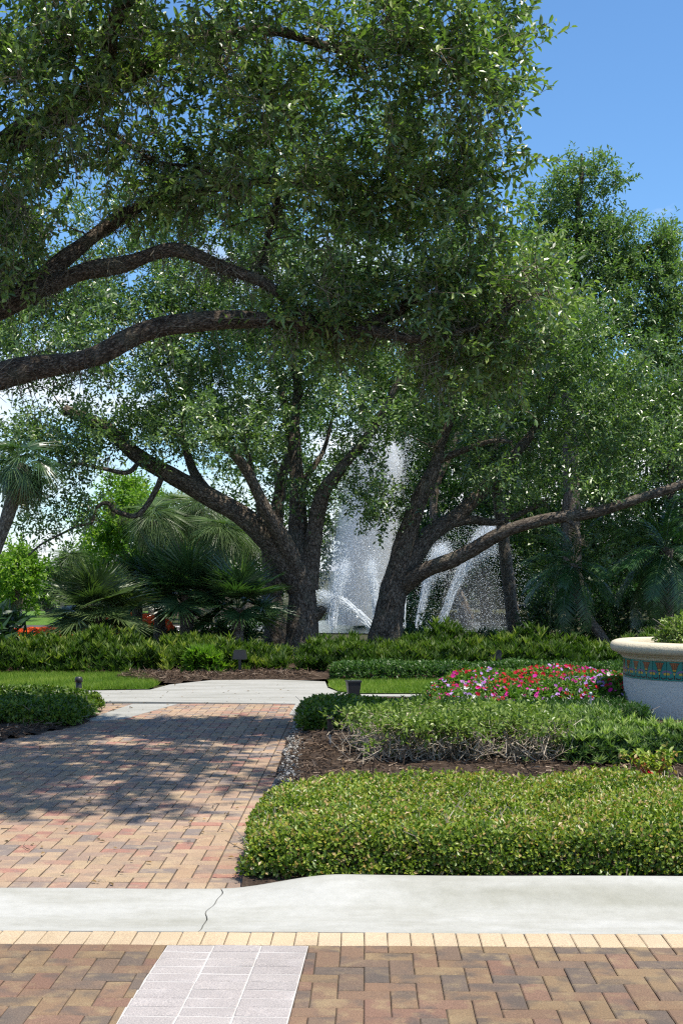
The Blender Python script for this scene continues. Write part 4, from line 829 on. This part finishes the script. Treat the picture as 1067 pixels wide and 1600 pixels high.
for i, (px, py, D, lab, s) in enumerate(sab): palm(lab, [T0(px, D), (T0(px, D) + P(px, py, D)) / 2 + [.1, 0, 0], P(px, py, D)], .16, 34, s * .78, FANS, (85, -55), name='cabbage_palm', dead=12 if i in (1, 2, 3) else 5, group='sunlit palms behind the cluster', spin=i)
palm('yellowing palm behind the fountain spray', short(565, 985, 43), .12, 14, 1.2, FANS, (70, -30), spin=.9)
palm('drooping palm behind the trunk of the leaning oak', short(652, 950, 41), .1, 14, .9, FANS, (75, -60), dead=4, spin=.3)
palm('tall palm with a pale leaning bare trunk beside the side jets', [T0(806, 29), P(800, 960, 29), P(790, 870, 29), P(780, 790, 29), P(772, 700, 29)], .125, 14, .9, FANL, (70, -45), name='cabbage_palm')
palm('date palm with a thin curved dark trunk', [T0(955, 25.5), P(940, 995, 25.5), P(915, 960, 25.5), P(900, 920, 25.5), P(896, 880, 25.5)], .085, 24, .86, PIN, (80, -45), name='date_palm')
palm('date palm with drooping fronds above the round planter', [T0(1038, 25), P(1040, 940, 25), P(1040, 855, 25)], .13, 26, .95, PIN, (75, -55), name='date_palm', spin=1.3)
palm('low young date palm behind the ferns by the pale trunk', short(880, 985, 27.5), .06, 12, .5, PIN, (75, -5), name='date_palm', spin=.7)

# ------------------------------------------------------------------ fountain
def jet(label, n, fn, size, shells=(), name='fountain_jet', group='fountain jets', core=None):
    p, sz = fn(n); b = p[np.argmin(p[:, 2])].copy(); b[2] = 0; e = thing(name, label, 'fountain', b, group); n = len(p); d1 = rdir(n); d2 = unit(np.cross(d1, rdir(n))); d3 = np.cross(d1, d2); s = (size * sz)[:, None]
    V = np.stack([p + d1 * s, p + d2 * s, p + d3 * s, p - (d1 + d2 + d3) * s * .58], 1).reshape(-1, 3); base = np.array([[0, 1, 2], [0, 3, 1], [1, 3, 2], [2, 3, 0]])
    props(mobj('spray', [(V, ((np.arange(n) * 4)[:, None, None] + base).reshape(-1, 3))], DROP, e), kind='stuff')
    if core is not None:
        g = []
        for k_ in range(22):
            q = core + np.cumsum(rng.normal(0, .014, core.shape), 0) + rng.normal(0, .03, 3); m_ = rng.integers(len(q) // 2, len(q)); v, f, _ = tube(q[:m_], np.linspace(.016, .007, m_) * rng.uniform(.5, 1.1), 5); g.append((v, f))
        props(mobj('stream', g, DROP, e, smooth=True), kind='stuff')
    for prof, c, lean, m in shells:
        v, f = lathe(prof, (0, 0, 0), 20); v[:, 0] += lean * v[:, 2]; v += np.array(c); mobj('mist', [(v, f)], m, e, smooth=True)
FD = 37.0
def plume(n):
    h = rng.random(n) ** .85 * 5.4; sp = .16 + .085 * h; fall = rng.random(n) < .45; sp = np.where(fall, .35 + .06 * (5.4 - h), sp * .75)
    lean = .16 * h; r = rng.normal(0, 1, (n, 2)) * sp[:, None]; return np.stack([P(550, 0, FD)[0] + lean + r[:, 0], FD + r[:, 1], .1 + h * (1 - .05 * rng.random(n))], 1), rng.uniform(.4, 1.5, n)
def arc(p0, v0, n, spr, tmax, g=9.8):
    def fn(n_):
        t = rng.random(n_) ** .8 * tmax; s = .03 + spr * t; p = p0 + np.outer(t, v0) - np.outer(.5 * g * t * t, [0, 0, 1]); p += rng.normal(0, 1, (n_, 3)) * s[:, None]; p[:, 2] -= rng.random(n_) ** 3 * t * 1.2; return p[p[:, 2] > .02], rng.uniform(.5, 1.4, int((p[:, 2] > .02).sum()))
    return fn
pc = P(550, 0, FD); pc[2] = .02
jet('tall white central fountain plume rising between the two oaks', 54000, plume, .0105, [([(.001, 0), (.95, .05), (1.15, 1.2), (1.05, 3), (.9, 4.6), (.5, 5.8), (.001, 6.0)], pc, .14, MIST3), ([(.001, 0), (.35, .05), (.4, 1.5), (.5, 3.2), (.55, 4.6), (.3, 5.3), (.001, 5.4)], pc, .16, MIST), ([(.001, 0), (.75, .05), (.85, 1.2), (.85, 3), (.75, 4.6), (.4, 5.6), (.001, 5.8)], pc, .15, MIST2)])
for k, (px, vx, lab, n) in enumerate(((578, -3.3, 'slanting fountain jet crossing in front of the plume towards the forked oak', 6000), (588, -.3, 'steep fountain jet hidden partly by the leaning oak trunk', 4000), (520, .7, 'slanting fountain jet rising from behind the forked oak', 4000))):
    p0 = T0(px, FD - 1.5); p0[2] = .05; v0 = np.array([vx, .6, 6.0 if k else 4.2]); jet(lab, n, arc(p0, v0, n, .14, .5 if k else .42), .0095, core=p0 + np.linspace(0, .4, 20)[:, None] * v0 - 4.9 * np.linspace(0, .4, 20)[:, None] ** 2 * np.array([0, 0, 1]))
for px, vx, vz, lab, n in ((652, 1.05, 6.4, 'narrow white fountain jet just right of the leaning oak trunk', 12000), (686, 2.2, 7.3, 'broad slanting fountain jet right of the narrow one', 15000), (628, .05, 5.0, 'thin upright fountain jet tight against the leaning oak trunk', 1600)):
    p0 = T0(px, 34); p0[2] = .05; v0 = np.array([vx, .3, vz]); jet(lab, n, arc(p0, v0, n, .13 if vx > .1 else .02, .7 if vx > .1 else .45), .0095, core=p0 + np.linspace(0, .5, 24)[:, None] * v0 - 4.9 * np.linspace(0, .5, 24)[:, None] ** 2 * np.array([0, 0, 1]))
def veil(n):
    x = rng.normal(0, 1, n); p = np.stack([P(735, 0, 34.5)[0] + x * .75, 34.5 + rng.normal(0, .6, n), rng.random(n) ** 1.1 * 3.1 * np.exp(-.16 * x * x)], 1); return p, rng.uniform(.4, 1.2, n)
vc = P(735, 0, 34.5); vc[2] = .02
jet('veil of fine falling drops around the side jets', 7000, veil, .0095, [([(.001, 0), (1.0, .05), (.8, 1.0), (.45, 1.8), (.15, 2.5), (.001, 2.6)], vc, .05, MIST4)])
# parking stripes far left
for i in range(6):
    x = -9.6 + i * 1.05; props(mobj('parking_line', [poly([(x, 32.0), (x + .14, 32.0), (x + 1.9, 38), (x + 1.76, 38)], -.028)], WHITEP), kind='structure')
props(mobj('parking_line', [poly([(-30, 31.9), (-4, 31.9), (-4, 32.02), (-30, 32.02)], -.024)], WHITEP), kind='structure')
# air plant on the near oak
def airplant():
    p = P(622, 82, 11.2); n = 46; e = thing('air_plant', 'spiky pale green air plant growing high in the near oak', 'plant', p); d = unit(rdir(n) + [0, -.3, .5]); side = unit(np.cross(d, rdir(n)))
    V, f, k = strips(np.repeat(p[None], n, 0), d, side, None, rng.uniform(.14, .26, n), np.full(n, .014), np.full(n, .35)); mobj('leaves', [(V, f)], PALMS, e, attr=np.repeat(rng.random(n), k))
airplant()
